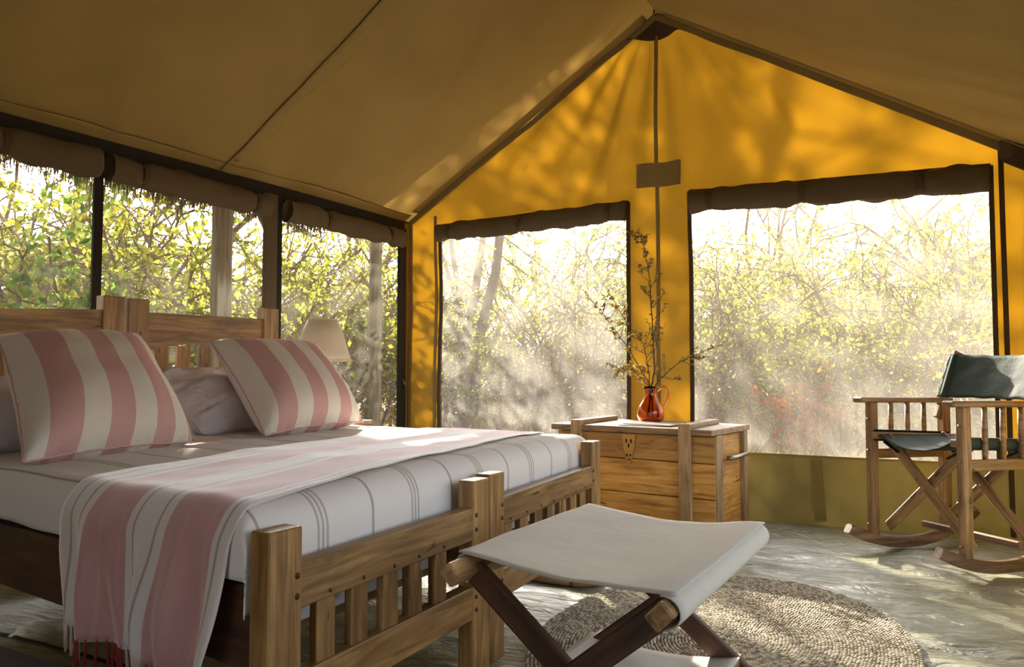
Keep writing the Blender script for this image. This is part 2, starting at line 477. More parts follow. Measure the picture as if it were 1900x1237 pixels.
for i in range(len(xs) - 1):
    xm = (xs[i] + xs[i + 1]) / 2
    inw = W1[0] < xm < W1[1] or W2[0] < xm < W2[1]
    for j in range(nr - 1):
        if inw and n1 <= j < n1 + n2: continue
        a = i * nr + j
        F.append((a, a + nr, a + nr + 1, a + 1)); MI.append(1 if j < n1 else 0)
wall_back = mk('wall_back', V, F, [M['gable'], M['sill']], None, True)
wall_back.data.polygons.foreach_set('material_index', MI)
tag(wall_back, kind='structure')
def strip_back(name, pts, w, mat, parent, off=0.007, th=0.006):
    """flat tape along pts (x,z) on the gable"""
    V, F = [], []
    P = []
    for (xa, za), (xb, zb) in zip(pts[:-1], pts[1:]):
        k = max(2, int(math.hypot(xb - xa, zb - za) / 0.03))
        P += [(xa + (xb - xa) * i / k, za + (zb - za) * i / k) for i in range(k)]
    P.append(pts[-1])
    for i, (x, z) in enumerate(P):
        q0, q1 = P[max(0, i - 1)], P[min(len(P) - 1, i + 1)]
        dx, dz = q1[0] - q0[0], q1[1] - q0[1]; L = math.hypot(dx, dz); nx, nzv = -dz / L * w / 2, dx / L * w / 2
        y = gable_y(x, z)
        V += [(x - nx, y - off - th, z - nzv), (x + nx, y - off - th, z + nzv), (x + nx, y - off + 0.004, z + nzv), (x - nx, y - off + 0.004, z - nzv)]
    for i in range(len(P) - 1):
        for k in range(4):
            k2 = (k + 1) % 4; F.append((i * 4 + k, i * 4 + k2, i * 4 + 4 + k2, i * 4 + 4 + k))
    return mk(name, V, F, mat, parent, False)
strip_back('seam_tape', [(-1.562, 2.96), (-1.565, 2.13)], 0.022, M['tape'], wall_back)
strip_back('seam_tape', [(-1.563, 2.01), (-1.566, 0.05)], 0.022, M['tape'], wall_back)
strip_back('edge_tape', [(XL + 0.02, roof_z(XL + 0.02) - 0.035), (XA, ZA - 0.03)], 0.035, M['tape'], wall_back, 0.012)
strip_back('edge_tape', [(XA, ZA - 0.03), (XR, roof_z(XR) - 0.035)], 0.04, M['tape'], wall_back, 0.012)
strip_back('corner_tape', [(W1[0] - 0.045, 1.98), (W1[0] - 0.04, 0.03)], 0.020, M['tape'], wall_back)
strip_back('corner_tape', [(W2[1] + 0.045, 2.02), (W2[1] + 0.05, 0.03)], 0.024, M['brown_trim'], wall_back)
strip_back('corner_tape', [(XL + 0.025, 1.93), (XL + 0.03, 0.03)], 0.022, M['tape'], wall_back)
# hook patch with two sewn squares
pt = strip_back('patch', [(-1.69, 2.079), (-1.405, 2.073)], 0.15, M['tape'], wall_back, 0.014)
strip_back('patch_end', [(-1.688, 2.079), (-1.625, 2.079)], 0.14, M['tape'], pt, 0.020, 0.004)
strip_back('patch_end', [(-1.465, 2.073), (-1.408, 2.073)], 0.14, M['tape'], pt, 0.020, 0.004)
# apex patch
def apex(u, v):
    zb = 2.953 - 0.02 * math.cos((u - 0.5) * 9)
    z = ZA - 0.01 + (zb - ZA + 0.01) * v
    hw = (ZA - z) / SL
    x = XA + (u - 0.5) * 2 * hw * 0.97
    return (x, gable_y(x, z) - 0.012 - 0.006 * math.sin(u * 19) * v, z)
grid('apex_patch', 24, 10, apex, M['brown_trim'], wall_back, thick=0.003)
tube('hook', [(XA + 0.004 * math.cos(a), YB - 0.05, 3.05 + 0.014 * math.sin(a) + 0.03) for a in np.linspace(0, 6.2, 12)], 0.004, M['metal'], wall_back, 6)
tube('rope', [(XA, YB - 0.05, 3.085), (XA, YB - 0.035, 3.13)], 0.006, M['brown_trim'], wall_back, 6)
beam('corner_gusset', (0.30, YB - 0.05, 1.985), (0.60, YB - 0.05, 1.80), 0.02, 0.17, M['brown_trim'], wall_back)
beam('strap', (0.275, YB - 0.055, 2.02), (0.275, YB - 0.055, 1.92), 0.012, 0.055, M['flap'], wall_back, up=(1, 0, 0))
# sill seam
strip_back('sill_seam', [(-0.66, 0.36), (-0.64, 0.03)], 0.06, M['sill'], wall_back, 0.006, 0.003)

def window_net(name, fn, mat):
    o = grid(name, 24, 30, fn, mat); tag(o, kind='structure'); return o
def roll(name, p0, p1, r, mat, parent, seed, ties, hz=0.085, inward=(0, -1, 0)):
    """rolled-up window flap hanging from p0 to p1"""
    P0, P1, iw = Vector(p0), Vector(p1), Vector(inward)
    n, sg = 70, 14; V, F = [], []
    L = (P1 - P0).length
    for i in range(n + 1):
        tt = i / n; c = P0.lerp(P1, tt); s = tt * L
        pinch = 1.0
        for q in ties: pinch -= 0.20 * math.exp(-((tt - q) * L / 0.045) ** 2)
        sag = 0.012 * nz(s * 2.5, seed)
        for k in range(sg):
            a = 2 * PI * k / sg
            rr = pinch * (1 + 0.24 * nz(s * 7 + 3 * math.cos(a), seed + 2 * math.sin(a), 2) + 0.06 * math.sin(s * 30 + a * 2))
            V.append(c + iw * (r * rr * math.cos(a)) + Vector((0, 0, hz * rr * math.sin(a) - hz + sag)))
        if i in (0, n): pass
    for i in range(n):
        for k in range(sg):
            k2 = (k + 1) % sg; F.append((i * sg + k, i * sg + k2, (i + 1) * sg + k2, (i + 1) * sg + k))
    F.append(tuple(range(sg))); F.append(tuple(n * sg + k for k in range(sg)))
    o = mk(name, V, F, mat, parent, True)
    for q in ties:
        c = P0.lerp(P1, q)
        d = (P1 - P0).normalized()
        ring = [c + iw * ((r * 0.92 + 0.004) * math.cos(a)) + Vector((0, 0, (hz * 0.80) * math.sin(a) - hz)) for a in np.linspace(0, 2 * PI, 17)]
        V2, F2 = [], []
        for p in ring:
            V2 += [p - d * 0.014, p + d * 0.014]
        for i in range(16): F2.append((2 * i, 2 * i + 1, 2 * i + 3, 2 * i + 2))
        t_ = mk('strap', V2, F2, M['brown_trim'], o, False)
        sm = t_.modifiers.new('thickness', 'SOLIDIFY'); sm.thickness = 0.003
    return o
def bind_back(win, w, mat):
    ztl, ztr = wtop(w[0]), wtop(w[1])
    strip_back('binding', [(w[0], ZB), (w[0], ztl)], 0.024, mat, win, 0.01, 0.008)
    strip_back('binding', [(w[1], ZB), (w[1], ztr)], 0.024, mat, win, 0.01, 0.008)
    strip_back('binding', [(w[0], ztl), (w[1], ztr)], 0.020, mat, win, 0.01, 0.008)
    strip_back('binding', [(w[0], ZB), (w[1], ZB)], 0.012, M['sill'], win, 0.008, 0.004)
for i, (w, ties) in enumerate(((W1, (0.07, 0.47, 0.93)), (W2, (0.08, 0.42, 0.80)))):
    win = window_net('window_%d' % (i + 1), lambda u, v, w=w: (w[0] + (w[1] - w[0]) * u, YB + 0.012 + 0.004 * math.sin(u * 5) * math.sin(v * 3),
                     ZB + (wtop(w[0] + (w[1] - w[0]) * u) - ZB) * v), M['net_hazy'] if i == 0 else M['net_gable'])
    bind_back(win, w, M['brown_trim'])
    roll('rolled_flap', (w[0] + 0.01, YB - 0.055, wtop(w[0]) + 0.004), (w[1] - 0.01, YB - 0.055, wtop(w[1]) - 0.004), 0.05, M['flap'], win, 3.1 * i, ties, 0.064 if i == 0 else 0.072)

# left wall: sill, eave band, uprights, three netted windows and their flaps
wall_left = grid('wall_left', 140, 10, lambda u, v: (XL + 0.012 * nz(u * 12, v * 2, 4), YF + (YB - YF) * u, -0.005 + 0.435 * v), M['sill'])
tag(wall_left, kind='structure')
beam('eave_band', (XL - 0.01, YF, 1.90), (XL - 0.01, YB, 1.90), 0.02, 0.125, M['black'], wall_left)
beam('corner_panel', (XL, 4.632, 0.43), (XL, 4.632, 1.95), 0.065, 0.012, M['gable'], wall_left, up=(1, 0, 0))
def upright(y0, y1, mat): beam('upright', (XL + 0.012, (y0 + y1) / 2, 0.40), (XL + 0.012, (y0 + y1) / 2, 1.90), y1 - y0, 0.022, mat, wall_left, up=(1, 0, 0))
upright(2.200, 2.245, M['black']); upright(3.238, 3.340, M['flap']); upright(3.340, 3.377, M['black']); upright(4.515, 4.60, M['black'])
upright(1.02, 1.08, M['black'])
beam('side_panel', (XL, -0.24, 0.43), (XL, -0.24, 1.90), 2.52, 0.012, M['gable'], wall_left, up=(1, 0, 0))  # unseen canvas, closes the wall here to keep the near end dim
tube('hook', [(XL + 0.03, 4.553, 0.80), (XL + 0.04, 4.555, 0.77), (XL + 0.045, 4.562, 0.755), (XL + 0.04, 4.568, 0.77), (XL + 0.035, 4.566, 0.785)], 0.003, M['brass'], wall_left, 6)
for i, (y0, y1, ties) in enumerate(((2.245, 3.238, (0.17, 0.9)), (3.377, 4.515, (0.30, 0.86)), (1.08, 2.20, (0.62,)))):
    win = window_net('window_%d' % (i + 3), lambda u, v, y0=y0, y1=y1: (XL - 0.012, y0 + (y1 - y0) * u, 0.42 + 1.42 * v), M['net_side'])
    roll('rolled_flap', (XL + 0.05, y0 + 0.006, 1.880), (XL + 0.05, y1 - 0.006, 1.880), 0.050, M['flap'], win, 9.3 + i * 2.7, ties, 0.068, (1, 0, 0))

# ceiling: two canvas slopes
def ceil_pt(side, u, v):
    """u along y, v from ridge (0) to eave (1)"""
    y = YF - 0.05 + (YB - YF + 0.09) * u
    xe = XL - 0.05 if side < 0 else XR + 0.05
    x = XA + (xe - XA) * v
    z = roof_z(x)
    d = 0.020 * nz(y * 1.1 + x * 0.8, x * 0.5, 7 + side) + 0.010 * nz(y * 4 + x * 2.0, x * 0.9, 3 + side)
    d *= 2.3
    d += 0.009 * nz(y * 11 + x * 4.5, x * 1.2, 1 + side) * sstep(0.3, 0.9, v)
    if side < 0:
        d += 0.020 * math.sin(y * 9 + x * 2.2) * sstep(2.5, 1.3, y) * sstep(0.1, 0.5, v)
        d += 0.012 * math.exp(-((y - 2.99) / 0.06) ** 2)
    d *= sstep(0.0, 0.12, v) * sstep(YB + 0.03, YB - 0.35, y) * (1 - 0.6 * sstep(0.88, 1.0, v))
    return (x + 0.5 * d * (1 if side < 0 else -1), y, z - 0.86 * d)
V, F = [], []
NU, NV = 170, 60
for side in (-1, 1):
    b0 = len(V)
    for j in range(NV + 1):
        for i in range(NU + 1): V.append(ceil_pt(side, i / NU, j / NV))
    for j in range(NV):
        for i in range(NU):
            a = b0 + j * (NU + 1) + i; q = (a, a + 1, a + NU + 2, a + NU + 1)
            F.append(q if side < 0 else q[::-1])
ceiling = mk('ceiling', V, F, M['roof'], None, True); tag(ceiling, kind='structure')
def ceil_strip(name, ya, yb, va, vb, n, mat, off, side=-1, taper=None):
    nor = Vector((SL, 0, -1)).normalized() if side < 0 else Vector((-SL, 0, -1)).normalized()
    def fn(u, v):
        vv = va + (vb - va) * u; w = 1.0 if taper is None else taper(u)
        y = ya + (yb - ya) * v * w
        p = Vector(ceil_pt(side, (y - YF + 0.05) / (YB - YF + 0.09), vv)); return p + nor * off
    return grid(name, n, 6, fn, mat, ceiling, thick=0.002)
ceil_strip('seam_flap', 2.925, 3.03, 0.02, 0.93, 60, M['roof'], 0.007, -1, lambda u: 0.35 + 0.65 * abs(math.sin(u * 7.5 + 0.5)) if u < 0.9 else 0.35)
ceil_strip('seam_tape', 2.918, 2.932, 0.02, 0.97, 60, M['tape'], 0.010)
ceil_strip('hem', YF + 0.02, YB - 0.06, 0.945, 1.0, 6, M['roof'], 0.007)
def hem_line(va, side, name):
    nor = Vector((SL if side < 0 else -SL, 0, -1)).normalized()
    pts = [Vector(ceil_pt(side, u, va)) + nor * 0.009 for u in np.linspace(0.02, 0.985, 120)]
    tube(name, pts, 0.0016, M['brown_trim'], ceiling, 4)
hem_line(0.945, -1, 'stitching'); hem_line(0.92, 1, 'stitching')
ceil_strip('edge_band', YB - 0.10, YB - 0.01, 0.03, 0.93, 50, M['roof'], 0.008)
ceil_strip('edge_band', YB - 0.08, YB - 0.01, 0.03, 0.99, 50, M['roof'], 0.008, 1)
# right wall and entrance end (behind the camera): sills, posts and eave bands, open between
wall_right = grid('wall_right', 60, 6, lambda u, v: (XR + 0.01 * nz(u * 9, v, 2), YF + (YB - YF) * u, -0.005 + 0.40 * v), M['sill']); tag(wall_right, kind='structure')
V, F = [], []
for i in range(42):
    x = XL + (XR - XL) * i / 41
    for j in range(21): V.append((x, YF + 0.01 * nz(x * 3, j * 0.3), -0.005 + roof_z(x) * j / 20))
for i in range(41):
    for j in range(20):
        a = i * 21 + j; c_ = V[a]
        if -0.95 < c_[0] < 0.1 and c_[2] < 1.75: continue          # unseen entrance, opened for cool daylight and kept narrow to limit it
        F.append((a, a + 1, a + 22, a + 21))
wall_front = mk('wall_front', V, F, M['roof'], None, True); tag(wall_front, kind='structure')
beam('eave_band', (XR, YF, 1.74), (XR, YB, 1.74), 0.02, 0.12, M['gable'], wall_right)
beam('panel', (XR, -0.5, 0.39), (XR, -0.5, 1.70), 2.0, 0.014, M['gable'], wall_right, up=(1, 0, 0))  # unseen panel, added to cut the side light near the camera
beam('panel', (XR, 4.15, 0.39), (XR, 4.15, 1.70), 1.0, 0.014, M['gable'], wall_right, up=(1, 0, 0))
for y in (2.2, 0.55): beam('upright', (XR, y, 0.39), (XR, y, 1.70), 0.08, 0.02, M['gable'], wall_right, up=(1, 0, 0))

# ------------------------------------------------------------------ beds
FP = [(-1.155, 1.125), (-1.192, 1.912), (-1.215, 2.037), (-1.298, 2.985)]     # foot posts, centre
HP = [(-3.228, 1.335), (-3.228, 2.140), (-3.228, 2.262), (-3.228, 3.055)]     # head posts, centre
def build_bed(k, label):
    f0, f1, h0, h1 = FP[2 * k], FP[2 * k + 1], HP[2 * k], HP[2 * k + 1]
    c = ((f0[0] + h1[0]) / 2, (f0[1] + h1[1]) / 2, 0)
    b = thing('wooden_bed', c, label, 'bed')
    ztop = (0.545, 0.566)[k]
    for j, p in enumerate((f0, f1)):
        z0 = 0.012 if (k == 1 and j == 1) else -0.004
        zt = (0.545, 0.545, 0.548, 0.566)[2 * k + j]
        o = beam('foot_post', (p[0], p[1], z0), (p[0], p[1], zt), 0.088, 0.052, M['wood_bed'], b, up=(1, 0, 0), bev=0.003)
        for z in (0.41, 0.45, 0.19, 0.225):
            tube('peg', [(p[0] + 0.0245, p[1] + (0.03 if j == 0 else -0.03), z), (p[0] + 0.0275, p[1] + (0.03 if j == 0 else -0.03), z)], 0.0065, M['peg'], o, 8)
    for j, p in enumerate((h0, h1)):
        beam('head_post', (p[0], p[1], 0), (p[0], p[1], 1.172 + 0.012 * j + 0.01 * k), 0.100 if k == 0 else 0.105, 0.056, M['wood_bed'], b, up=(1, 0, 0), bev=0.003)
    def rail(name, a, bb, z0, z1, th, mat=M['wood_bed']):
        d = (Vector((bb[0], bb[1], 0)) - Vector((a[0], a[1], 0))).normalized() * 0.040
        return beam(name, (a[0] + d.x, a[1] + d.y, (z0 + z1) / 2), (bb[0] - d.x, bb[1] - d.y, (z0 + z1) / 2), th, z1 - z0, mat, b, bev=0.003)
    r1 = rail('foot_rail', f0, f1, 0.381, 0.470, 0.042); rail('foot_rail', f0, f1, 0.163, 0.253, 0.042)
    ns = 5
    ys = [1.262, 1.376, 1.493, 1.598, 1.715] if k == 0 else [2.145, 2.275, 2.40, 2.515, 2.635, 2.75, 2.86]
    for y in ys:
        tt = (y - f0[1]) / (f1[1] - f0[1]); x = f0[0] + (f1[0] - f0[0]) * tt
        beam('foot_slat', (x, y, 0.25), (x, y, 0.385), 0.056, 0.022, M['wood_bed'], b, up=(1, 0, 0), bev=0.002)
        tube('peg', [(x + 0.019, y, 0.395), (x + 0.0225, y, 0.395)], 0.005, M['peg'], r1, 8)
    # headboard: slab with an arched lower edge
    za, zb = ((1.080, 1.122), (1.124, 1.135))[k]
    y0, y1 = h0[1] + 0.045, h1[1] - 0.045
    def slab():
        V, F = [], []; n = 24
        for i in range(n + 1):
            t_ = i / n; y = y0 + (y1 - y0) * t_; zt = za + (zb - za) * t_
            zl = 0.940 + 0.05 * math.sin(PI * t_) ** 0.7
            L = h0[0]
            V += [(L + 0.016, y, zl), (L + 0.016, y, zt), (L - 0.016, y, zt), (L - 0.016, y, zl)]
        for i in range(n):
            for q in range(4):
                q2 = (q + 1) % 4; F.append((i * 4 + q, i * 4 + 4 + q, i * 4 + 4 + q2, i * 4 + q2))
        F.append((0, 1, 2, 3)); F.append((n * 4 + 3, n * 4 + 2, n * 4 + 1, n * 4))
        # local frame: long axis = local x, so that the grain runs along the slab
        mw = Matrix(((0, 0, 1, h0[0]), (1, 0, 0, (y0 + y1) / 2), (0, 1, 0, 1.03), (0, 0, 0, 1)))
        inv = mw.inverted()
        return mk('headboard_slab', [inv @ Vector(v) for v in V], F, M['wood_bed'], b, False, None, mw)
    slab()
    beam('head_rail', (h0[0], y0, 0.40), (h0[0], y1, 0.40), 0.03, 0.09, M['wood_bed'], b)
    for q in range(6):
        y = h0[1] + 0.135 + q * 0.122 + (0 if q else 0.0)
        if y < h1[1] - 0.06: beam('head_slat', (h0[0], y, 0.43), (h0[0], y, 0.975), 0.074, 0.022, M['wood_bed'], b, up=(1, 0, 0), bev=0.002)
    for a, h in ((f0, h0), (f1, h1)):
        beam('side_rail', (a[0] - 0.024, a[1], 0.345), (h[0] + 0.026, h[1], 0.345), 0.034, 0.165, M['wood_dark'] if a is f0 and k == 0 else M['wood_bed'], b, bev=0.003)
    for q in range(7):
        t_ = (q + 0.7) / 8
        pa = Vector((f0[0], f0[1], 0.275)).lerp(Vector((h0[0], h0[1], 0.275)), t_); pb = Vector((f1[0], f1[1], 0.275)).lerp(Vector((h1[0], h1[1], 0.275)), t_)
        beam('bed_slat', pa + Vector((0, 0.015, 0)), pb - Vector((0, 0.015, 0)), 0.09, 0.02, M['wood_bed'], b)
    m = mk_mattress(k, f0, f1, h0, h1)
    return b
def mk_mattress(k, f0, f1, h0, h1):
    q = [(f0[0] - 0.095, f0[1] + 0.035), (f1[0] - 0.095, f1[1] + (0.05 if k == 0 else 0.0)), (h1[0] + 0.06, h1[1] + (0.04 if k == 0 else 0.0)), (h0[0] + 0.06, h0[1] + 0.035)]
    bm = bmesh.new()
    vs_ = [bm.verts.new((x, y, z)) for z in (0.292, 0.548) for x, y in q]
    for f in ((3, 2, 1, 0), (4, 5, 6, 7), (0, 1, 5, 4), (1, 2, 6, 5), (2, 3, 7, 6), (3, 0, 4, 7)): bm.faces.new([vs_[i] for i in f])
    bmesh.ops.bevel(bm, geom=list(bm.edges), offset=0.03, segments=3, affect='EDGES')
    me = bpy.data.meshes.new('mattress'); bm.to_mesh(me); bm.free(); me.materials.append(M['white'])
    o = bpy.data.objects.new('mattress', me); COL.objects.link(o)
    tag(o, ('white mattress in the bed with the fringed throw hanging down', 'white mattress in the bed between the other bed and the lamp')[k], 'mattress'); return o
build_bed(0, 'wooden slatted single bed whose side the fringed throw hangs down')
build_bed(1, 'wooden slatted single bed with its side towards the lamp and chest')

# sheet over both mattresses
ZT = 0.578
Q = [Vector((-1.190, 1.075, 0)), Vector((-1.352, 3.13, 0)), Vector((-3.12, 1.31, 0)), Vector((-3.16, 3.20, 0))]   # foot-near, foot-far, head-near, head-far
def bend(e, r=0.075):
    if e >= r: return e, 0.0
    l = r - e
    if l < r * PI / 2:
        a = l / r; return r - r * math.sin(a), r * (1 - math.cos(a))
    return 0.0, r + (l - r * PI / 2)
def bed_pt(da, db, off=0.0):
    """da: metres from the foot edge, db: metres from the near edge (may lie outside); both along the cloth"""
    LA, LB = 1.90, 2.06
    a, d1 = bend(da); b, d2 = bend(db)
    b2, d3 = bend(LB - db)
    if db > LB / 2: b, d2 = LB - b2, d3
    P = (Q[0] * (1 - b / LB) + Q[1] * (b / LB)) * (1 - a / LA) + (Q[2] * (1 - b / LB) + Q[3] * (b / LB)) * (a / LA)
    drop = (d1 ** 4 + d2 ** 4) ** 0.25
    puff = 0.014 * math.sin(PI * min(1, max(0, b / LB))) + 0.008 * nz(P.x * 2, P.y * 2, 5) + 0.004 * nz(P.x * 6, P.y * 6, 1)
    z = ZT + puff - drop
    s1, s2 = sstep(0.0, 0.08, d1), sstep(0.0, 0.08, d2)
    P.x += off * s1 + 0.010 * s1 * nz(P.y * 5, z * 4, 2) * 0.6
    P.y += (-(off) * s2 if db < LB / 2 else off * s2) + 0.018 * s2 * nz(P.x * 4, z * 3, 9)
    P.z = z + off * (1 - max(s1, s2)); return P
def sheet_fn(u, v):
    da = -0.165 + 2.065 * u; db = -0.10 + 2.26 * v
    return bed_pt(da, db)
sheet = grid('bed_sheet', 150, 170, sheet_fn, M['sheet'], None, True, 0.004, lambda u, v: (u, (-0.10 + 2.26 * v) / 2.06))
tag(sheet, 'white sheet with thin grey stripes over both beds', 'sheet')
# throw
TL = 2.62
def throw_xy(u, s):
    hang = max(0.0, 0.30 - s)
    db = s - 0.30
    b = max(0, min(1, db / 2.06))
    xf = 0.035 + 0.20 * b; xh = 0.70 + 0.13 * b
    k = 1 - 0.10 * sstep(0, 0.3, hang)
    c = (xf + xh) / 2
    return xh + (xf - xh) * u if hang == 0 else c + (xh - c) * k * (1 - 2 * u) + 0.02 * sstep(0, 0.3, hang), db
def throw_fn(u, v):
    s = 0.01 + TL * v
    da, db = throw_xy(u, s)
    P = bed_pt(da, db, 0.009)
    h = sstep(0.02, -0.22, db)
    P.y += h * (0.016 * math.sin(u * 15 + 1.0) + 0.014 * math.sin(u * 34 + P.z * 9) - 0.018)
    P.x += h * 0.010 * math.sin(u * 9 + P.z * 14)
    if h > 0: P.z -= 0.03 * u * h
    P.z += 0.003 * nz(P.x * 12, P.y * 5, 4) * (1 - h)
    return P
throw = thing('bed_throw', (-1.6, 1.9, 0.58), 'fringed cotton throw with faded pink stripes laid across both beds', 'blanket')
grid('cloth', 70, 150, throw_fn, M['throw'], throw, True, 0.003)
random.seed(5)
for i in range(40):
    u = (i + 0.5) / 40
    p = Vector(throw_fn(u, 0.0)); pink = 0.2 < u < 0.45 or 0.67 < u < 0.92
    L = 0.055 + random.random() * 0.015; dx = random.uniform(-0.006, 0.006)
    tube('tassel', [p + Vector((0, -0.001, 0.006)), p + Vector((dx * 0.3, 0, -L * 0.25)), p + Vector((dx, 0, -L * 0.7)), p + Vector((dx * 1.3, 0, -L))],
         [0.0022, 0.0028, 0.0044, 0.003], M['tassel_red'] if pink else M['tassel_white'], throw, 6)

# pillows and cushions
def cushion(name, bl, br, tl, tr, th, mat, label, cat, seed, piping=True, n=36, crease=0.006, flange=0.0):
    bl, br, tl, tr = map(Vector, (bl, br, tl, tr))
    nrm = (br - bl).cross(tl - bl).normalized()
    if nrm.dot(EYE - bl) < 0: nrm = -nrm
    ctr = (bl + br + tl + tr) / 4
    root = thing(name, (ctr.x, ctr.y, min(bl.z, br.z)), label, cat)
    V, UV, F = [], [], []
    def flat(u, v):
        # edges bow inwards between the corners
        bu = 0.035 * (1 - (2 * v - 1) ** 2); uu = bu + (1 - 2 * bu) * u
        bv = 0.030 * (1 - (2 * u - 1) ** 2); vv = bv + (1 - 2 * bv) * v
        return (bl * (1 - uu) + br * uu) * (1 - vv) + (tl * (1 - uu) + tr * uu) * vv
    for sgn in (1, -1):
        for j in range(n + 1):
            for i in range(n + 1):
                u, v = i / n, j / n
                fu = max(0.0, 1 - abs(2 * u - 1) ** 3.2); fv = max(0.0, 1 - abs(2 * v - 1) ** 3.2)
                h = (fu * fv) ** 0.55
                edge = 1 - h
                wrk = crease * nz(u * 5, v * 5, seed) + crease * 1.2 * nz(u * 22, v * 5, seed + 3) * edge * 2.0 * min(1, 6 * min(u, 1 - u, v, 1 - v))
                wrk += crease * 1.2 * nz(u * 5 + 4, v * 20, seed + 6) * edge * 2.0 * min(1, 6 * min(u, 1 - u, v, 1 - v))
                lowb = 1.0 + 0.25 * (0.5 - v)
                V.append(flat(u, v) + nrm * (sgn * th / 2 * h * lowb + wrk * (1 if sgn > 0 else 0.3))); UV.append((u, v))
    N = (n + 1) ** 2
    for s in (0, 1):
        for j in range(n):
            for i in range(n):
                a = s * N + j * (n + 1) + i; q = (a, a + 1, a + n + 2, a + n + 1)
                F.append(q if s == 0 else q[::-1])
    o = mk('cover', V, F, mat, root, True, UV)
    m = o.modifiers.new('weld', 'WELD'); m.merge_threshold = 0.0004
    if piping:
        ring = [(i / 40, 0) for i in range(40)] + [(1, i / 40) for i in range(40)] + [(1 - i / 40, 1) for i in range(40)] + [(0, 1 - i / 40) for i in range(41)]
        pts = [flat(u, v) + nrm * (crease * 0.8 * nz(u * 22, v * 22, seed)) for u, v in ring]
        tube('piping', pts, 0.0035, M['piping'], root, 5)
    return root
# white pillows first
cushion('pillow', (-2.66, 1.30, 0.62), (-2.70, 1.98, 0.63), (-3.12, 1.36, 0.80), (-3.10, 2.02, 0.80), 0.19, M['pillow'],
        'white pillow behind the striped cushion on the throw-draped bed', 'pillow', 2.0, False, crease=0.012)
cushion('pillow', (-2.62, 2.14, 0.605), (-2.66, 2.95, 0.615), (-3.10, 2.16, 0.83), (-3.12, 2.98, 0.85), 0.20, M['pillow'],
        'white crumpled pillow behind the striped cushion beside the lamp', 'pillow', 7.0, False, crease=0.034)
c1 = [at_z(42, 858, 0.598), at_z(362, 820, 0.605), at_x(-8, 622, -2.86), at_x(262, 626, -2.80)]
cushion('striped_cushion', *c1, 0.26, M['cushion'], 'pink and white striped cushion on the bed draped with fringe', 'cushion', 1.0)
c2 = [at_z(492, 808, 0.605), at_z(674, 782, 0.622), at_x(388, 632, -2.88), at_x(585, 638, -2.86)]
cushion('striped_cushion', *c2, 0.24, M['cushion'], 'pink and white striped cushion beside the cream lamp', 'cushion', 4.0)

# ------------------------------------------------------------------ bedside table and lamp
tb = thing('bedside_table', (-3.18, 3.40, 0), 'light wooden bedside table carrying the lamp beside the bed', 'table')
beam('tabletop', (-3.36, 3.44, 0.555), (-2.98, 3.44, 0.555), 0.42, 0.025, M['wood_grey'], tb)
for x in (-3.33, -3.01):
    for y in (3.27, 3.61): beam('leg', (x, y, -0.004), (x, y, 0.543), 0.035, 0.035, M['wood_grey'], tb, up=(1, 0, 0))
beam('shelf', (-3.35, 3.44, 0.2), (-2.99, 3.44, 0.2), 0.36, 0.02, M['wood_grey'], tb)
LC = (-3.13, 3.375)
lp = thing('table_lamp', (LC[0], LC[1], 0.568), 'table lamp with cream tapered shade beside the bed', 'lamp')
lathe('base', [(0.0, 0), (0.07, 0), (0.072, 0.012), (0.03, 0.03), (0.022, 0.06), (0.045, 0.12), (0.04, 0.19), (0.015, 0.26), (0.012, 0.33), (0.0, 0.33)], M['lampbase'], lp, (LC[0], LC[1], 0.568))
sh = lathe('shade', [(0.163, 0.345), (0.150, 0.39), (0.118, 0.50), (0.084, 0.582)], M['shade'], lp, (LC[0], LC[1], 0.568), 48)
sm = sh.modifiers.new('thickness', 'SOLIDIFY'); sm.thickness = 0.002
for z, r in ((0.345, 0.163), (0.582, 0.084)):
    tube('rim_wire', [(LC[0] + r * math.cos(a), LC[1] + r * math.sin(a), 0.568 + z) for a in np.linspace(0, 2 * PI, 40)], 0.0025, M['shade'], sh, 5)
tube('spoke', [(LC[0] - 0.08, LC[1], 1.12), (LC[0], LC[1], 0.895), (LC[0] + 0.08, LC[1], 1.12)], 0.002, M['metal'], lp, 5)

# ------------------------------------------------------------------ chest
CA = math.radians(-6.0)
c0 = Vector((-1.040, 3.955, 0))           # front right foot
ex = Vector((-math.cos(CA), -math.sin(CA), 0)); ey = Vector((-math.sin(CA) * -1, math.cos(CA), 0)); ey = Vector((0.03, 0.9995, 0))
CLn, CD, CH = 0.925, 0.555, 0.557
def cp(a, d, z): return c0 + ex * a + ey * d + Vector((0, 0, z))
ch = thing('wooden_chest', cp(CLn / 2, CD / 2, 0), 'large honey-brown wooden chest with a brass hasp below the window pillar', 'chest')
zz = [0.0, 0.205, 0.385, 0.522]
for k in range(3):
    z0, z1 = zz[k] + 0.002, zz[k + 1] - 0.002; zm = (z0 + z1) / 2
    beam('plank', cp(0, 0.012, zm), cp(CLn, 0.012, zm), 0.024, z1 - z0, M['wood_chest'], ch, bev=0.002)
    beam('plank', cp(0, CD - 0.012, zm), cp(CLn, CD - 0.012, zm), 0.024, z1 - z0, M['wood_chest'], ch, bev=0.002)
beam('end_board', cp(0.012, 0.03, 0.26), cp(0.012, CD - 0.03, 0.26), 0.022, 0.52, M['wood_chest'], ch)
beam('end_board', cp(CLn - 0.012, 0.03, 0.26), cp(CLn - 0.012, CD - 0.03, 0.26), 0.022, 0.52, M['wood_chest'], ch)
beam('bottom_board', cp(0.03, CD / 2, 0.03), cp(CLn - 0.03, CD / 2, 0.03), CD - 0.06, 0.02, M['wood_chest'], ch)
lid = beam('lid', cp(-0.015, CD / 2 - 0.01, 0.541), cp(CLn + 0.015, CD / 2 - 0.01, 0.541), CD + 0.03, 0.032, M['wood_grey'], ch, bev=0.004)
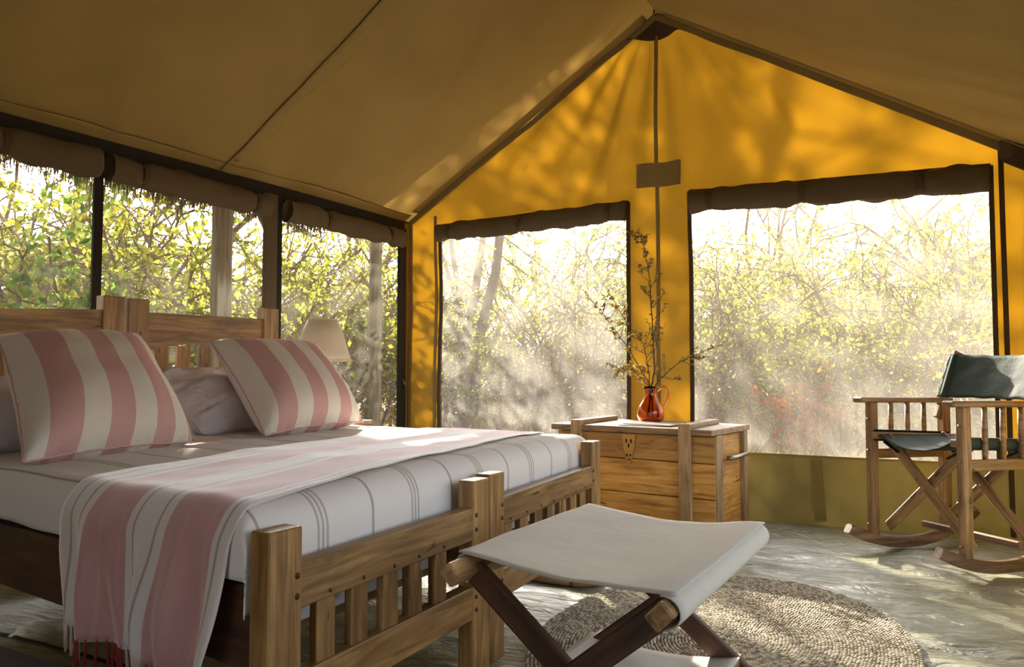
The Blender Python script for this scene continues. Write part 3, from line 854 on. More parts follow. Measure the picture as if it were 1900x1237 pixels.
for a in (0.153, 0.795):
    beam('front_batten', cp(a, -0.016, 0.002), cp(a, -0.016, 0.582), 0.066, 0.030, M['wood_grey'], ch, up=ey, bev=0.003)
    beam('lid_batten', cp(a, -0.028, 0.570), cp(a, CD - 0.06, 0.570), 0.062, 0.026, M['wood_grey'], ch, bev=0.003)
beam('end_batten', cp(-0.012, 0.515, 0.002), cp(-0.012, 0.515, 0.525), 0.06, 0.024, M['wood_grey'], ch, up=ex, bev=0.003)
beam('end_batten', cp(-0.006, 0.05, 0.002), cp(-0.006, 0.05, 0.525), 0.09, 0.014, M['wood_grey'], ch, up=ex, bev=0.003)
tube('handle', [cp(-0.02, 0.14, 0.405), cp(-0.045, 0.15, 0.405), cp(-0.05, 0.30, 0.405), cp(-0.05, 0.42, 0.405), cp(-0.02, 0.43, 0.405)], 0.012, M['metal'], ch, 10)
# hasp: shaped plate with cut-outs
def plate(name, outline, holes, z0, dn, mat, parent, a0, d0):
    o = None
    bm = bmesh.new()
    vs_ = [bm.verts.new(cp(a0 - x, d0, z0 + y)) for x, y in outline]
    f = bm.faces.new(vs_); r = bmesh.ops.extrude_face_region(bm, geom=[f])
    for v in r['geom']:
        if isinstance(v, bmesh.types.BMVert): v.co -= ey * dn
    me = bpy.data.meshes.new(name); bm.to_mesh(me); bm.free(); me.materials.append(mat)
    o = bpy.data.objects.new(name, me); link(o, parent); _W[o.name] = Matrix.Identity(4)
    return o
half = [(0.0, -0.155), (0.010, -0.150), (0.016, -0.135), (0.013, -0.125), (0.022, -0.118), (0.028, -0.100), (0.022, -0.085), (0.030, -0.075), (0.036, -0.055), (0.032, -0.030), (0.038, -0.022), (0.040, 0.010)]
outl = half + [(-x, y) for x, y in half[::-1][:-1]]
hs = plate('hasp', outl, None, 0.505, 0.004, M['brass'], ch, 0.478, -0.004)
for x, y, rx, rz in ((0.014, -0.025, 0.006, 0.012), (-0.014, -0.025, 0.006, 0.012), (0.0, -0.05, 0.006, 0.012), (0.010, -0.10, 0.006, 0.006), (-0.010, -0.10, 0.006, 0.006), (0, -0.125, 0.004, 0.006)):
    V, F = [], []
    ell_geo(cp(0.478 - x, -0.008, 0.505 + y), ex * rx, ey * 0.0015, Vector((0, 0, rz)), V, F, 8, 4)
    mk('slot', V, F, M['black'], hs, True)
tube('hinge_bar', [cp(0.535, -0.012, 0.545), cp(0.42, -0.012, 0.545)], 0.007, M['brass'], hs, 8)
tube('staple', [cp(0.488, -0.006, 0.40), cp(0.488, -0.025, 0.40), cp(0.488, -0.028, 0.39), cp(0.478, -0.025, 0.38), cp(0.478, -0.006, 0.38)], 0.003, M['brass'], hs, 6)
# magazines on the chest
for k, (a, d, rot, w, h, lab, mt) in enumerate(((0.44, 0.17, 0.18, 0.21, 0.28, 'magazine lying lowest on the chest lid before the jug', 'paper'), (0.40, 0.18, -0.12, 0.21, 0.28, 'thin magazine with pale cover lying on another magazine', 'cover'))):
    mg = thing('magazine', cp(a, d, 0.5572 + 0.005 * k), lab, 'magazine')
    p = cp(a, d, 0.5597 + 0.0053 * k); dd = Vector((math.cos(rot), math.sin(rot), 0)) * (h / 2)
    beam('pages', p - dd, p + dd, w, 0.0040, M['paper'], mg, bev=0.0)
    up_ = Vector((0, 0, 0.0023))
    beam('cover', p - dd + up_, p + dd + up_, w + 0.002, 0.0006, M[mt], mg, bev=0.0)

# ------------------------------------------------------------------ jug with branches
JC = Vector((-1.530, 4.40, 0.5575))
jg = thing('glass_jug', JC, 'amber glass jug holding bare branches on the chest', 'jug')
prof_o = [(0.0, 0.0), (0.052, 0.0), (0.070, 0.012), (0.080, 0.040), (0.079, 0.065), (0.068, 0.095), (0.050, 0.122), (0.038, 0.148), (0.034, 0.170), (0.037, 0.190), (0.046, 0.208)]
prof_i = [(0.043, 0.208), (0.034, 0.190), (0.031, 0.170), (0.035, 0.148), (0.047, 0.122), (0.065, 0.095), (0.076, 0.065), (0.077, 0.040), (0.066, 0.015), (0.05, 0.008), (0.0, 0.007)]
lathe('body', prof_o + prof_i, M['amber'], jg, JC, 40)
hp = [(0.036, 0.180), (0.060, 0.205), (0.085, 0.205), (0.100, 0.185), (0.100, 0.155), (0.088, 0.120), (0.074, 0.092)]
hd = Vector((0.90, 0.43, 0)).normalized()
from mathutils import geometry as mgeo
hpts = []
for i in range(len(hp) - 1):
    g = lambda q: JC + hd * hp[max(0, min(len(hp) - 1, q))][0] + Vector((0, 0, hp[max(0, min(len(hp) - 1, q))][1]))
    for s in range(5):
        t_ = s / 5; p0, p1, p2, p3 = g(i - 1), g(i), g(i + 1), g(i + 2)
        hpts.append(0.5 * ((2 * p1) + (p2 - p0) * t_ + (2 * p0 - 5 * p1 + 4 * p2 - p3) * t_ ** 2 + (3 * p1 - p0 - 3 * p2 + p3) * t_ ** 3))
hpts.append(g(len(hp)))
tube('handle', hpts, 0.008, M['amber'], jg, 10)
random.seed(21)
def branch(name, px_pts, y0, y1, label, nt, leafk, r0=0.0045):
    """main stem through photo points; depth runs from y0 at the jug to y1 at the tip"""
    n = len(px_pts)
    pts = [at_y(px_pts[i][0], px_pts[i][1], y0 + (y1 - y0) * i / (n - 1)) for i in range(n)]
    pts = [JC + Vector((random.uniform(-0.025, 0.025), random.uniform(-0.02, 0.02), 0.03)), JC + Vector((random.uniform(-0.012, 0.012), random.uniform(-0.012, 0.012), 0.19))] + pts
    root = thing(name, (JC.x, JC.y, JC.z + 0.03), label, 'branch', None)
    dense = []
    for i in range(len(pts) - 1):
        for s in range(6):
            p = pts[i].lerp(pts[i + 1], s / 6); k = 1 if i > 0 else 0
            dense.append(p + k * Vector((random.uniform(-1, 1), random.uniform(-1, 1), random.uniform(-1, 1))) * 0.0028)
    dense.append(pts[-1]); N = len(dense)
    tube('stem', dense, [r0 * (1 - 0.75 * i / N) for i in range(N)], M['twig_dark'], root, 6)
    LV, LF = [], []
    def leaf(p):
        ax = Vector((random.gauss(0, 1), random.gauss(0, 1), random.gauss(0, 1))).normalized(); ay = ax.orthogonal().normalized(); az = ax.cross(ay)
        s = random.uniform(0.5, 1.0)
        if random.random() < 0.6: ell_geo(p + ax * 0.010, ay * 0.0055 * s, az * 0.0045 * s, ax * 0.011 * s, LV, LF, 6, 3)
        else: ell_geo(p + ax * 0.014, ay * 0.010 * s, az * 0.0012, ax * 0.015 * s, LV, LF, 6, 3)
    for q in range(nt):
        i = random.randint(int(N * 0.38), N - 3); p = dense[i]; d = (dense[i + 1] - dense[i - 1]).normalized()
        side = Vector((random.gauss(0, 1), random.gauss(0, 0.6), random.gauss(0, 0.6))); side = (side - d * side.dot(d)).normalized()
        L = random.uniform(0.05, 0.17) * (1.2 - 0.6 * i / N)
        tip = p + (d * 0.75 + side * 0.7).normalized() * L
        mid = p.lerp(tip, 0.5) + side * 0.01
        tube('twig', [p, mid, tip], [0.0019, 0.0014, 0.0007], M['twig_dark'], root, 5)
        for z in range(random.randint(2, 4) * leafk): leaf(p.lerp(tip, random.uniform(0.3, 1)))
    for z in range(14 * leafk): leaf(dense[random.randint(int(N * 0.4), N - 1)])
    o = mk('buds', LV, LF, M['bud'], root, True); o['kind'] = 'stuff'
    return root
branch('branch', [(1214, 690), (1212, 630), (1208, 560), (1204, 505), (1196, 462), (1185, 430)], 4.42, 4.44, 'tallest upright branch in the jug', 24, 3, 0.0060)
branch('branch', [(1198, 700), (1165, 645), (1125, 590), (1085, 540)], 4.40, 4.28, 'thin bare branch in the jug leaning far towards the bed', 9, 2)
branch('branch', [(1204, 690), (1194, 640), (1160, 595), (1130, 541)], 4.42, 4.36, 'budded branch in the jug curving up beside the tallest', 17, 3)
branch('branch', [(1222, 706), (1260, 672), (1300, 654), (1345, 636)], 4.42, 4.40, 'low branch in the jug reaching out towards the rocking chair', 9, 2)
branch('branch', [(1195, 706), (1178, 688), (1160, 680), (1142, 690)], 4.40, 4.30, 'short bushy sprig with pale buds drooping at the jug lip', 9, 3, 0.003)

# ------------------------------------------------------------------ camp stool (luggage rack)
st = thing('folding_stool', (-0.69, 1.75, 0), 'folding wooden camp stool with grey canvas top and lower shelf', 'stool')
SXl, SXr, SY0, SY1, SZ = -0.925, -0.450, 1.335, 2.165, 0.425
lb0, lb1 = Vector((SXl, 1.385, SZ)), Vector((SXl, SY1 + 0.015, SZ)); rb0, rb1 = Vector((SXr, 1.325, SZ)), Vector((SXr, 2.13, SZ))
beam('top_bar', lb0, lb1, 0.042, 0.036, M['wood_chair'], st, up=(0.7, 0, 0.7)); beam('top_bar', rb0, rb1, 0.046, 0.036, M['wood_chair'], st, up=(-0.7, 0, 0.7))
for yn, yf in ((1.475, 1.435), (2.085, 2.045)):
    z0 = 0.016 if yn > 2 else 0.002
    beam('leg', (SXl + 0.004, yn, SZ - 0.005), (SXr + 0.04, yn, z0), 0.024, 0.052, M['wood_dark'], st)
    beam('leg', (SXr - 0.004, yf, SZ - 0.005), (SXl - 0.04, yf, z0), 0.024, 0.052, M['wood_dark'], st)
    tube('bolt', [(-0.686, yf - 0.016, 0.212), (-0.686, yn + 0.016, 0.212)], 0.006, M['metal'], st, 8)
y_a, y_b = 1.475, 2.115
def stool_top(u, v):
    y0 = 1.455 + (1.352 - 1.455) * u; y1 = 2.165 + (2.115 - 2.165) * u
    y = y0 + (y1 - y0) * v
    s = 2 * u - 1
    sag = 0.036 * (1 - s * s) ** 1.5 * (0.35 + 0.25 * v + 0.4 * math.sin(PI * v))
    z = SZ + 0.0335 - sag + 0.004 * nz(u * 5, v * 5, 2)
    x = SXl - 0.022 + (SXr - SXl + 0.044) * u
    return (x, y, z)
seat = grid('canvas_top', 40, 30, stool_top, M['stool_canvas'], st, True, 0.003)
def stool_wrap(side):
    def fn(u, v):
        a = -0.2 + 3.3 * u
        bx = SXl if side < 0 else SXr
        y0, y1 = (1.455, 2.165) if side < 0 else (1.352, 2.115)
        r = 0.030
        p = (bx + side * r * math.sin(a) * (1.05), y0 + (y1 - y0) * v, SZ + r * math.cos(a) * 1.0 - (0.0))
        return p
    return fn
grid('canvas_hem', 10, 20, stool_wrap(-1), M['stool_canvas'], seat, True, 0.003); grid('canvas_hem', 10, 20, stool_wrap(1), M['stool_canvas'], seat, True, 0.003)
for bx in (-0.880, -0.505):
    beam('shelf_bar', (bx, 1.40, 0.100), (bx, 2.12, 0.100), 0.032, 0.024, M['wood_chair'], st)
grid('canvas_shelf', 24, 20, lambda u, v: (-0.898 + 0.411 * u, 1.42 + 0.65 * v, 0.118 - 0.022 * (1 - (2 * u - 1) ** 2)), M['stool_canvas'], st, True, 0.003)
beam('foot_bar', (SXr + 0.03, 1.42, 0.035), (SXr + 0.03, 2.10, 0.035), 0.03, 0.024, M['wood_chair'], st); beam('foot_bar', (SXl - 0.03, 1.42, 0.035), (SXl - 0.03, 2.06, 0.035), 0.03, 0.024, M['wood_chair'], st)

# ------------------------------------------------------------------ rocking director's chair
AO, AA, AT = Vector((-0.149, 3.972, 0)), math.radians(43.6), 0.012
bk = Vector((math.sin(AA), math.cos(AA), 0)); rg = Vector((math.cos(AA), -math.sin(AA), 0))
def A(s, w, z):
    s2 = s * math.cos(AT) + z * math.sin(AT); z2 = z * math.cos(AT) - s * math.sin(AT)
    return AO + bk * s2 + rg * w + Vector((0, 0, z2 + 0.004))
chair = thing('rocking_chair', A(0.2, 0, 0), 'wooden rocking chair with dark green canvas seat and back', 'chair')
HWc = 0.262
WC, WR = M['wood_chair'], M['wood_rocker']
def rocker(w):
    V, F = [], []; n = 30
    R = 0.78; s0 = 0.20
    for i in range(n + 1):
        s = -0.155 + 0.80 * i / n
        zb = R - math.sqrt(R * R - (s - s0) ** 2) if abs(s - s0) < R else 0
        th = 0.052 * (1 - 0.25 * abs(i / n * 2 - 1) ** 4)
        hw = 0.020
        for (dw, dz) in ((-hw, 0.006), (-hw + 0.006, 0), (hw - 0.006, 0), (hw, 0.006), (hw, th - 0.008), (hw - 0.008, th), (-hw + 0.008, th), (-hw, th - 0.008)):
            V.append(A(s - (s - s0) * 0.06 * (dz / th), w + dw, zb + dz))
    for i in range(n):
        for k in range(8):
            k2 = (k + 1) % 8; F.append((i * 8 + k, i * 8 + k2, i * 8 + 8 + k2, i * 8 + 8 + k))
    F.append(tuple(range(8))[::-1]); F.append(tuple(n * 8 + k for k in range(8)))
    inv_o = A(0.2, w, 0)
    mw = Matrix.Translation(inv_o) @ Matrix((bk, rg, Vector((0, 0, 1)))).transposed().to_4x4()
    inv = mw.inverted()
    return mk('rocker', [inv @ v for v in V], F, WR, chair, False, None, mw)
for w in (-HWc, HWc):
    sg = 1 if w > 0 else -1
    rocker(w)
    beam('front_leg', A(0.005, w, 0.070), A(0.0, w, 0.700), 0.040, 0.045, WC, chair, up=bk)
    beam('rear_leg', A(0.445, w, 0.085), A(0.44, w, 0.705), 0.040, 0.050, WC, chair, up=bk)
    beam('arm', A(-0.085, w, 0.712), A(0.475, w, 0.712), 0.062, 0.026, WC, chair, bev=0.006)
    beam('side_rail', A(0.0, w, 0.455), A(0.44, w, 0.455), 0.026, 0.046, WC, chair)
    for s in (0.115, 0.215, 0.315):
        tube('spindle', [A(s, w, 0.470), A(s, w, 0.52), A(s, w, 0.60), A(s, w, 0.702)], [0.011, 0.0125, 0.0125, 0.011], WC, chair, 10)
    beam('back_post', A(0.405, w, 0.62), A(0.535, w, 0.955), 0.026, 0.048, WC, chair, up=bk)
    for z in (0.12, 0.47, 0.62):
        tube('bolt', [A(-0.022, w, z), A(-0.027, w, z)], 0.006, M['metal'], chair, 8)
# crossed legs under the seat, front and rear pairs
for s in (0.055, 0.385):
    d0, d1 = (0.0, 0.028)
    beam('cross_leg', A(s + d0, -HWc + 0.035, 0.545), A(s + d0, HWc - 0.01, 0.105), 0.022, 0.050, WC, chair, bev=0.006)
    beam('cross_leg', A(s + d1, HWc - 0.035, 0.545), A(s + d1, -HWc + 0.01, 0.105), 0.022, 0.050, WC, chair, bev=0.006)
    tube('bolt', [A(s - 0.014, 0.0, 0.325), A(s + 0.044, 0.0, 0.325)], 0.006, M['metal'], chair, 8)
    for w in (-HWc + 0.04, HWc - 0.03):
        beam('black_stay', A(s - 0.02, w - 0.09 * (1 if w > 0 else -1), 0.470), A(s - 0.02, w, 0.515), 0.014, 0.010, M['black'], chair)
for w in (-HWc + 0.035, HWc - 0.035):
    beam('seat_bar', A(-0.02, w, 0.545), A(0.47, w, 0.530), 0.034, 0.034, WC, chair)
beam('stretcher', A(0.30, -HWc, 0.11), A(0.30, HWc, 0.11), 0.024, 0.03, WR, chair)
def seat_fn(u, v):
    s = 2 * u - 1
    z = 0.570 - 0.075 * (1 - abs(s) ** 2.2) * (0.85 + 0.15 * math.cos(v * 3)) - 0.015 * v + 0.003 * nz(u * 6, v * 6, 1)
    return A(-0.005 + 0.45 * v, (HWc - 0.02) * s, z)
sc = grid('canvas_seat', 30, 20, seat_fn, M['green_canvas'], chair, True, 0.004)
for sg in (-1, 1):
    grid('seat_hem', 8, 12, lambda u, v, sg=sg: A(-0.005 + 0.45 * v, sg * (HWc - 0.035) + sg * 0.026 * math.sin(-0.1 + 3.2 * u), 0.545 - 0.015 * v + 0.026 * math.cos(-0.1 + 3.2 * u)), M['green_canvas'], sc, True, 0.003)
def back_fn(u, v):
    s = 2 * u - 1
    base = 0.115 * 0 + 0.447 + 0.085 * v
    bow = 0.055 * (1 - s * s)
    return A(base - 0.030 + bow + 0.004 * nz(u * 7, v * 4, 3), (HWc + 0.018) * s, 0.728 + 0.215 * v - 0.012 * (1 - s * s) * v + 0.004 * nz(u * 9, v, 6))
bc = grid('canvas_back', 34, 14, back_fn, M['green_canvas'], chair, True, 0.006)
for sg in (-1, 1):
    def hemf(u, v, sg=sg):
        a = 2 * PI * u
        c_ = A(0.447 + 0.085 * v, sg * HWc, 0.728 + 0.215 * v)
        return c_ + rg * (sg * 0.024 * math.sin(a)) - bk * (0.032 * math.cos(a))
    grid('back_hem', 10, 10, hemf, M['green_canvas'], bc, True, 0.003)

# ------------------------------------------------------------------ round sisal rug
RC, RR = Vector((-0.65, 2.53, 0)), 0.71
V, F = [], []
pitch = 0.0128
random.seed(3)
RSX, RSY = 0.80, 1.13
th = 2.0
rug_h = 0.010
while True:
    r = pitch * th / (2 * PI)
    if r > RR: break
    step = 0.0145 / max(r, 0.012)
    rr = r + random.uniform(-0.0012, 0.0012)
    d = Vector((-math.sin(th), math.cos(th), 0)); n_ = Vector((math.cos(th), math.sin(th), 0))
    ax = (d * 0.92 + n_ * 0.38) * 0.0092
    ay = (n_ * 0.92 - d * 0.38) * 0.0062
    p = RC + Vector((n_.x * rr * RSX, n_.y * rr * RSY, 0)) + Vector((0, 0, rug_h * 0.55 + random.uniform(-0.0012, 0.0012)))
    ell_geo(p, ay, Vector((0, 0, 0.0062)), ax, V, F, 5, 2)
    th += step
seg = 96
b0 = len(V)
for z in (0.0005, 0.0022):
    V.append(RC + Vector((0, 0, z)))
    for k in range(seg): V.append(RC + Vector((RSX * RR * 0.995 * math.cos(2 * PI * k / seg), RSY * RR * 0.995 * math.sin(2 * PI * k / seg), z)))
for k in range(seg):
    k2 = (k + 1) % seg; F.append((b0 + 1 + seg, b0 + 2 + seg + k, b0 + 2 + seg + k2)); F.append((b0 + 1 + k, b0 + 1 + k2, b0 + 2 + seg + k2, b0 + 2 + seg + k))
rug = mk('round_rug', V, F, M['rope'], None, True)
tag(rug, 'rounded coiled natural-fibre rug lying beneath the canvas stool', 'rug')

# woven mat at the foot of the bed
mat_o = thing('woven_mat', (-1.50, 3.16, 0), 'small woven mat with a rounded brown rim by the bed foot', 'mat')
mcx, mcy, mw_, mh_, rad = -1.505, 3.115, 0.26, 0.25, 0.09
ring = []
for qx, qy, a0 in ((1, -1, -PI / 2), (1, 1, 0), (-1, 1, PI / 2), (-1, -1, PI)):
    for a in np.linspace(a0, a0 + PI / 2, 8): ring.append((mcx + qx * (mw_ - rad) + rad * math.cos(a), mcy + qy * (mh_ - rad) + rad * math.sin(a)))
tube('rim', [(x, y, 0.012) for x, y in ring + ring[:1]], 0.014, M['rim'], mat_o, 8)
V = [(x, y, 0.010) for x, y in ring] + [(x, y, 0.0) for x, y in ring]; n = len(ring)
mk('woven_panel', V, [tuple(range(n))] + [(i, n + i, n + (i + 1) % n, (i + 1) % n) for i in range(n)], M['weave'], mat_o)

# dark low bench beside the bed
bn = thing('low_bench', (-2.0, 0.72, 0), 'dark low wooden bench standing beside the throw-draped bed', 'bench')
for y in (0.60, 0.745, 0.875): beam('plank', (-2.75, y, 0.262), (-1.24, y, 0.262), 0.125, 0.03, M['wood_bench'], bn)
for x in (-2.65, -1.34):
    for y in (0.60, 0.88): beam('leg', (x, y, -0.004), (x, y, 0.248), 0.05, 0.05, M['wood_bench'], bn, up=(1, 0, 0))

# ------------------------------------------------------------------ outside: thatched shelter
th_ = thing('thatched_shelter', (-1.56, 1.6, -0.06), 'thatched shelter roof on grey wooden poles over the tent', 'shelter')
def slope(side):
    xr, zr = XA, 3.52; xe = -4.42 if side < 0 else 1.45
    ze = 2.085 if side < 0 else 1.98
    ye = 4.80
    V = []
    for y in (-2.2, ye):
        for x, z in ((xr, zr), (xe, ze)): V += [(x, y, z), (x, y, z + 0.22)]
    F = [(0, 1, 3, 2), (4, 6, 7, 5), (0, 2, 6, 4), (1, 5, 7, 3), (2, 3, 7, 6), (0, 4, 5, 1)]
    return mk('thatch_slope', V, F, M['thatch'], th_)
slope(-1); slope(1)
random.seed(11)
V, F = [], []
for i in range(5200):
    y = random.uniform(0.8, 4.78); x = -4.40 + random.uniform(-0.06, 0.14); L = random.uniform(0.14, 0.24) * (1.0 + 0.25 * nz(y * 2.5, 3) + 0.15 * nz(y * 8, 1))
    z1 = 2.12 + (x + 4.42) * 0.5; z0 = z1 - L - 0.02
    dx, dy = random.uniform(-0.05, 0.02), random.uniform(-0.03, 0.03)
    if random.random() < 0.012: z0 -= random.uniform(0.08, 0.22)
    w = random.uniform(0.002, 0.0045); b0 = len(V)
    V += [(x - w, y, z1), (x + w, y + w, z1), (x, y + w * 1.5, z1), (x + dx, y + dy, z0)]
    F += [(b0, b0 + 1, b0 + 3), (b0 + 1, b0 + 2, b0 + 3), (b0 + 2, b0, b0 + 3)]
fr = mk('straw_fringe', V, F, M['straw'], th_); fr['kind'] = 'stuff'
def pole(x, y, r, lean):
    pts = [(x - lean * 0.5 + 0.012 * nz(z * 1.3, x), y + 0.01 * nz(z, y), z) for z in np.linspace(-0.06, 2.15, 12)]
    V, F = tube_geo(pts, [r * (1 + 0.05 * nz(i, x)) for i in range(12)], 14)
    mw = Matrix(((0, 0, 1, x), (0, 1, 0, y), (1, 0, 0, 1.0), (0, 0, 0, 1))); mw = Matrix(((0, 1, 0, x), (0, 0, 1, y), (1, 0, 0, 1.0), (0, 0, 0, 1)))
    inv = mw.inverted()
    return mk('pole', [inv @ Vector(v) for v in V], F, M['pole'], th_, True, None, mw)
pole(-4.24, 3.60, 0.068, 0.0); pole(-4.24, 5.205 - 0.5 * 0, 0.052, 0.0); pole(-4.24, 1.2, 0.065, 0); pole(1.25, 4.6, 0.06, 0); pole(1.25, 0.5, 0.06, 0)
beam('eave_pole', (-4.24, -2.0, 2.13), (-4.24, 5.3, 2.13), 0.07, 0.07, M['pole'], th_)

# ground
ground = grid('ground', 120, 120, lambda u, v: (lambda x, y: (x, y, -0.10 + (0.03 * nz(x * 0.8, y * 0.8) + 0.02 * nz(x * 3, y * 3)) + 0.0 + 0.018 * max(0, y - 6)))(-32 + 54 * u, -14 + 54 * v), M['ground'])
tag(ground, kind='structure')
def gz(x, y): return -0.10 + (0.03 * nz(x * 0.8, y * 0.8) + 0.02 * nz(x * 3, y * 3)) + 0.018 * max(0, y - 6)
rng = np.random.default_rng(4)
V, F = [], []
def grass_blades(n, x0, x1, y0, y1, hmin, hmax):
    for i in range(n):
        x, y = rng.uniform(x0, x1), rng.uniform(y0, y1)
        if nz(x * 1.3, y * 1.3, 4) < -0.1 and rng.random() < 0.75: continue
        h = rng.uniform(hmin, hmax); a = rng.uniform(0, 2 * PI); w = 0.004
        dx, dy = math.cos(a) * w, math.sin(a) * w; lx, ly = rng.normal(0, 0.45) * h, rng.normal(0, 0.45) * h
        z = gz(x, y) - 0.02; b0 = len(V)
        V.extend([(x - dx, y - dy, z), (x + dx, y + dy, z), (x + dx * 0.6 + lx * 0.5, y + dy * 0.6 + ly * 0.5, z + h * 0.7), (x + lx, y + ly, z + h * 0.95)])
        F.append((b0, b0 + 1, b0 + 2)); F.append((b0, b0 + 2, b0 + 3))
grass_blades(26000, -5, 2.5, 5.0, 9.5, 0.04, 0.20)
grass_blades(14000, -9, 4, 9.5, 16, 0.08, 0.40)
grass_blades(9000, -8, -4.6, -1, 7, 0.08, 0.35)
g = mk('dry_grass', V, F, M['grass']); tag(g, 'dry straw-coloured grass covering the ground outside', 'grass', None, 'stuff')
def rock(px, y, s, label, seed):
    p = at_y(px[0], px[1], y); V, F = [], []
    z = gz(p.x, p.y)
    ell_geo((0, 0, 0), Vector((s, 0, 0)), Vector((0, s * 0.8, 0)), Vector((0, 0, s * 0.6)), V, F, 14, 8)
    V = [Vector(v) * (1 + 0.3 * nz(v.x / s * 1.3, v.y / s * 1.3, v.z / s + seed)) + Vector((p.x, p.y, z + s * 0.30)) for v in V]
    tag(mk('rock', V, F, M['rock'], None, True), label, 'rock')
rock((1425, 815), 5.6, 0.12, 'tan rock in dry grass outside between chest and rocking chair', 1)
rock((1592, 815), 5.5, 0.12, 'darker tan rock outside the window beside the chair arm', 5)

# ------------------------------------------------------------------ outside: shrubs and trees
def gen_shrub(seed, H, spread, nst, nb, nt_, leaves, lsize, trunk=0.0, droop=0.25):
    R = np.random.default_rng(seed)
    SV, SF, LV, LF = [], [], [], []
    def seg(path, r0, r1, sides):
        tube_geo(path, [r0 + (r1 - r0) * i / (len(path) - 1) for i in range(len(path))], sides, False, SV, SF)
    def grow(p, d, L, n, wob, grav):
        path = [p.copy()]; d = d.normalized()
        for i in range(n):
            d = (d + Vector(R.normal(0, wob, 3)) + Vector((0, 0, -grav * (i / n)))).normalized()
            p = p + d * (L / n); path.append(p.copy())
        return path
    def leaf(p):
        d = Vector(R.normal(0, 1, 3)); d.z -= 0.4; d.normalize()
        s = lsize * R.uniform(0.6, 1.25); w = d.orthogonal().normalized() * (s * 0.30)
        rot = Matrix.Rotation(R.uniform(0, 6.28), 3, d); w = rot @ w
        b0 = len(LV); LV.extend([p, p + d * s * 0.5 + w, p + d * s, p + d * s * 0.5 - w]); LF.append((b0, b0 + 1, b0 + 2, b0 + 3))
    for i in range(nst):
        a = R.uniform(0, 2 * PI); o = R.uniform(0.2, 1) * spread
        d = Vector((math.cos(a) * o, math.sin(a) * o, 1.0))
        base = Vector((math.cos(a) * 0.12 * spread, math.sin(a) * 0.12 * spread, -0.05))
        L = H * R.uniform(0.75, 1.15)
        main = grow(base, d, L, 9, 0.13, droop * 0.6)
        r = 0.009 * H * R.uniform(0.6, 1.3) + 0.004
        seg(main, r, r * 0.25, 5)
        for j in range(nb):
            q = R.uniform(0.22 + trunk, 1.0); k = min(8, int(q * 9)); p = main[k].lerp(main[k + 1], q * 9 - k)
            dd = (main[k + 1] - main[k]).normalized() + Vector(R.normal(0, 0.75, 3))
            br = grow(p, dd, L * R.uniform(0.22, 0.5), 6, 0.22, droop)
            seg(br, r * 0.42, r * 0.14, 4)
            for m in range(nt_):
                k2 = R.integers(1, 6); dd2 = (br[k2 + 1] - br[k2]).normalized() + Vector(R.normal(0, 0.8, 3))
                tw = grow(br[k2], dd2, L * R.uniform(0.08, 0.2), 4, 0.3, droop)
                seg(tw, r * 0.16, r * 0.06, 3)
                for z in range(R.poisson(leaves)):
                    kk = R.integers(0, 4); leaf(tw[kk].lerp(tw[kk + 1], R.uniform(0, 1)))
    return SV, SF, LV, LF
KINDS = {
    # name: (H, spread, stems, branches, twigs, leaves, leaf size, trunk, droop, leaf material)
    'leafy':  (2.5, 0.70, 9, 9, 7, 6.5, 0.062, 0.05, 0.30, 'leaf_a'),
    'twiggy': (2.2, 0.85, 13, 11, 7, 2.2, 0.05, 0.0, 0.35, 'leaf_d'),
    'rusty':  (1.3, 0.55, 5, 7, 6, 7, 0.07, 0.0, 0.2, 'leaf_c'),
    'tree':   (7.6, 0.22, 4, 12, 9, 9, 0.10, 0.52, 0.0, 'leaf_b'),
    'green':  (2.3, 0.60, 8, 9, 6, 9, 0.115, 0.1, 0.25, 'leaf_b'),
}
PROTO = {}
for kname, nvar in (('leafy', 2), ('twiggy', 2), ('rusty', 1), ('tree', 2), ('green', 1)):
    H, sp, ns_, nb, nt_, lv, ls, tr, dr, lm = KINDS[kname]
    for q in range(nvar):
        SV, SF, LV, LF = gen_shrub(100 + 7 * q + len(kname), H, sp, ns_, nb, nt_, lv, ls, tr, dr)
        ms = bpy.data.meshes.new('stems'); ms.from_pydata([tuple(v) for v in SV], [], SF); ms.materials.append(M['twig'])
        ml = bpy.data.meshes.new('leaves'); ml.from_pydata([tuple(v) for v in LV], [], LF); ml.materials.append(M[lm])
        PROTO.setdefault(kname, []).append((ms, ml))
INFO = {
    'leafy': ('leafy_shrub', 'yellow-green leafy shrub growing outside the tent', 'shrub', 'yellow-green shrubs around the tent'),
    'twiggy': ('twiggy_shrub', 'tangled grey-brown shrub with few leaves outside the tent', 'shrub', 'tangled bare shrubs around the tent'),
    'rusty': ('rusty_shrub', 'low shrub with rust-orange dead leaves outside the window', 'shrub', None),
    'tree': ('bush_tree', 'tall pale green tree standing among the shrubs outside', 'tree', 'tall trees behind the shrubs'),
    'green': ('green_shrub', 'dense green-leaved shrub growing close outside the netting', 'shrub', 'green shrubs close to the netting'),
}
random.seed(77)
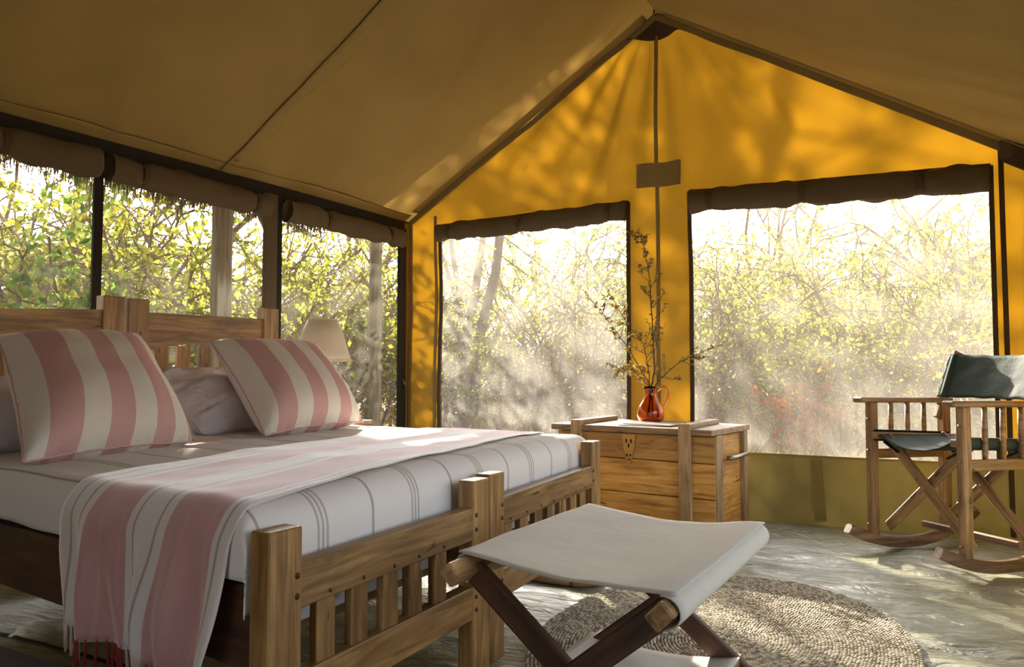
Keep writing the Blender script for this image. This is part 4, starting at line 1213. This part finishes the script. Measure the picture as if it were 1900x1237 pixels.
def plant(kind, x, y, s=1.0, rz=None, var=None):
    nm, lab, cat, grp = INFO[kind]
    ms, ml = PROTO[kind][random.randrange(len(PROTO[kind])) if var is None else var]
    root = bpy.data.objects.new(nm, None); COL.objects.link(root)
    root.location = (x, y, gz(x, y)); root.rotation_euler = (0, 0, random.uniform(0, 6.28) if rz is None else rz); root.scale = (s, s, s)
    if kind in ('leafy', 'twiggy'):
        what = 'yellow-green leafy shrub' if kind == 'leafy' else 'tangled grey-brown shrub'
        if x < -0.62 * y: where = 'beyond the side netting'; row = 0 if x > -7 else (1 if x > -9.2 else 2)
        else:
            where = 'behind the netting next to the rocking chair' if x > -0.36 * y else 'behind the hazy netting between bed and jug'
            row = 0 if y < 9.4 else (1 if y < 11.7 else (2 if y < 15 else 3))
        lab = what + ' ' + where + (', front row', ', second row', ', third row', ', rearmost row')[row]; grp = lab
    tag(root, lab, cat, grp)
    for n_, me in (('stems', ms), ('leaves', ml)):
        o = bpy.data.objects.new(n_, me); COL.objects.link(o); o.parent = root
        if n_ == 'leaves': o['kind'] = 'stuff'
    return root
# behind the gable
ROWS = [(8.4, 0.86, [(-5.7, 'leafy'), (-4.9, 'twiggy'), (-3.9, 'twiggy'), (-2.5, 'twiggy'), (-1.75, 'leafy'), (-0.85, 'leafy'), (-0.1, 'leafy'), (0.75, 'twiggy')]),
        (10.4, 1.0, [(-7.3, 'leafy'), (-6.2, 'twiggy'), (-5.0, 'leafy'), (-3.9, 'twiggy'), (-2.7, 'leafy'), (-1.6, 'twiggy'), (-0.5, 'leafy'), (0.5, 'leafy')]),
        (13.0, 1.3, [(-8.8, 'leafy'), (-7.2, 'twiggy'), (-5.6, 'leafy'), (-4.0, 'leafy'), (-2.5, 'twiggy'), (-1.0, 'leafy'), (0.6, 'leafy')]),
        (17.0, 1.75, [(-11.2, 'leafy'), (-8.6, 'leafy'), (-6.2, 'twiggy'), (-3.6, 'leafy'), (-1.2, 'leafy'), (1.2, 'leafy')])]
for y, s, row in ROWS:
    for x, k in row:
        plant(k, x + random.uniform(-0.2, 0.2), y + random.uniform(-0.45, 0.45), s * random.uniform(0.9, 1.12))
plant('rusty', -1.15, 7.6, 0.66)
for x, y, s, rz, var in ((-8.73, 9.98, 0.938, 4.74, 1), (-5.88, 8.96, 0.926, 6.02, 1), (2.2, 16.5, 0.8, 1.0, 0), (-3.6, 20.0, 0.9, 2.0, 1)):
    plant('tree', x, y, s, rz, var)
# beyond the left wall
ROWS = [(-6.3, 1.05, [(3.1, 'leafy'), (3.8, 'leafy'), (4.5, 'twiggy'), (5.5, 'leafy'), (6.5, 'twiggy'), (7.5, 'leafy')]),
        (-8.0, 1.35, [(3.2, 'leafy'), (4.7, 'leafy'), (6.2, 'twiggy'), (7.6, 'leafy'), (9.0, 'twiggy')]),
        (-10.2, 1.8, [(3.6, 'leafy'), (5.8, 'leafy'), (8.0, 'twiggy'), (10.4, 'leafy')])]
for x, s, row in ROWS:
    for y, k in row:
        plant(k, x + random.uniform(-0.3, 0.2), y + random.uniform(-0.2, 0.2), s * random.uniform(0.92, 1.1))
plant('green', -5.45, 2.85, 0.78, 1.2)
plant('tree', -11.5, 6.0, 0.8)
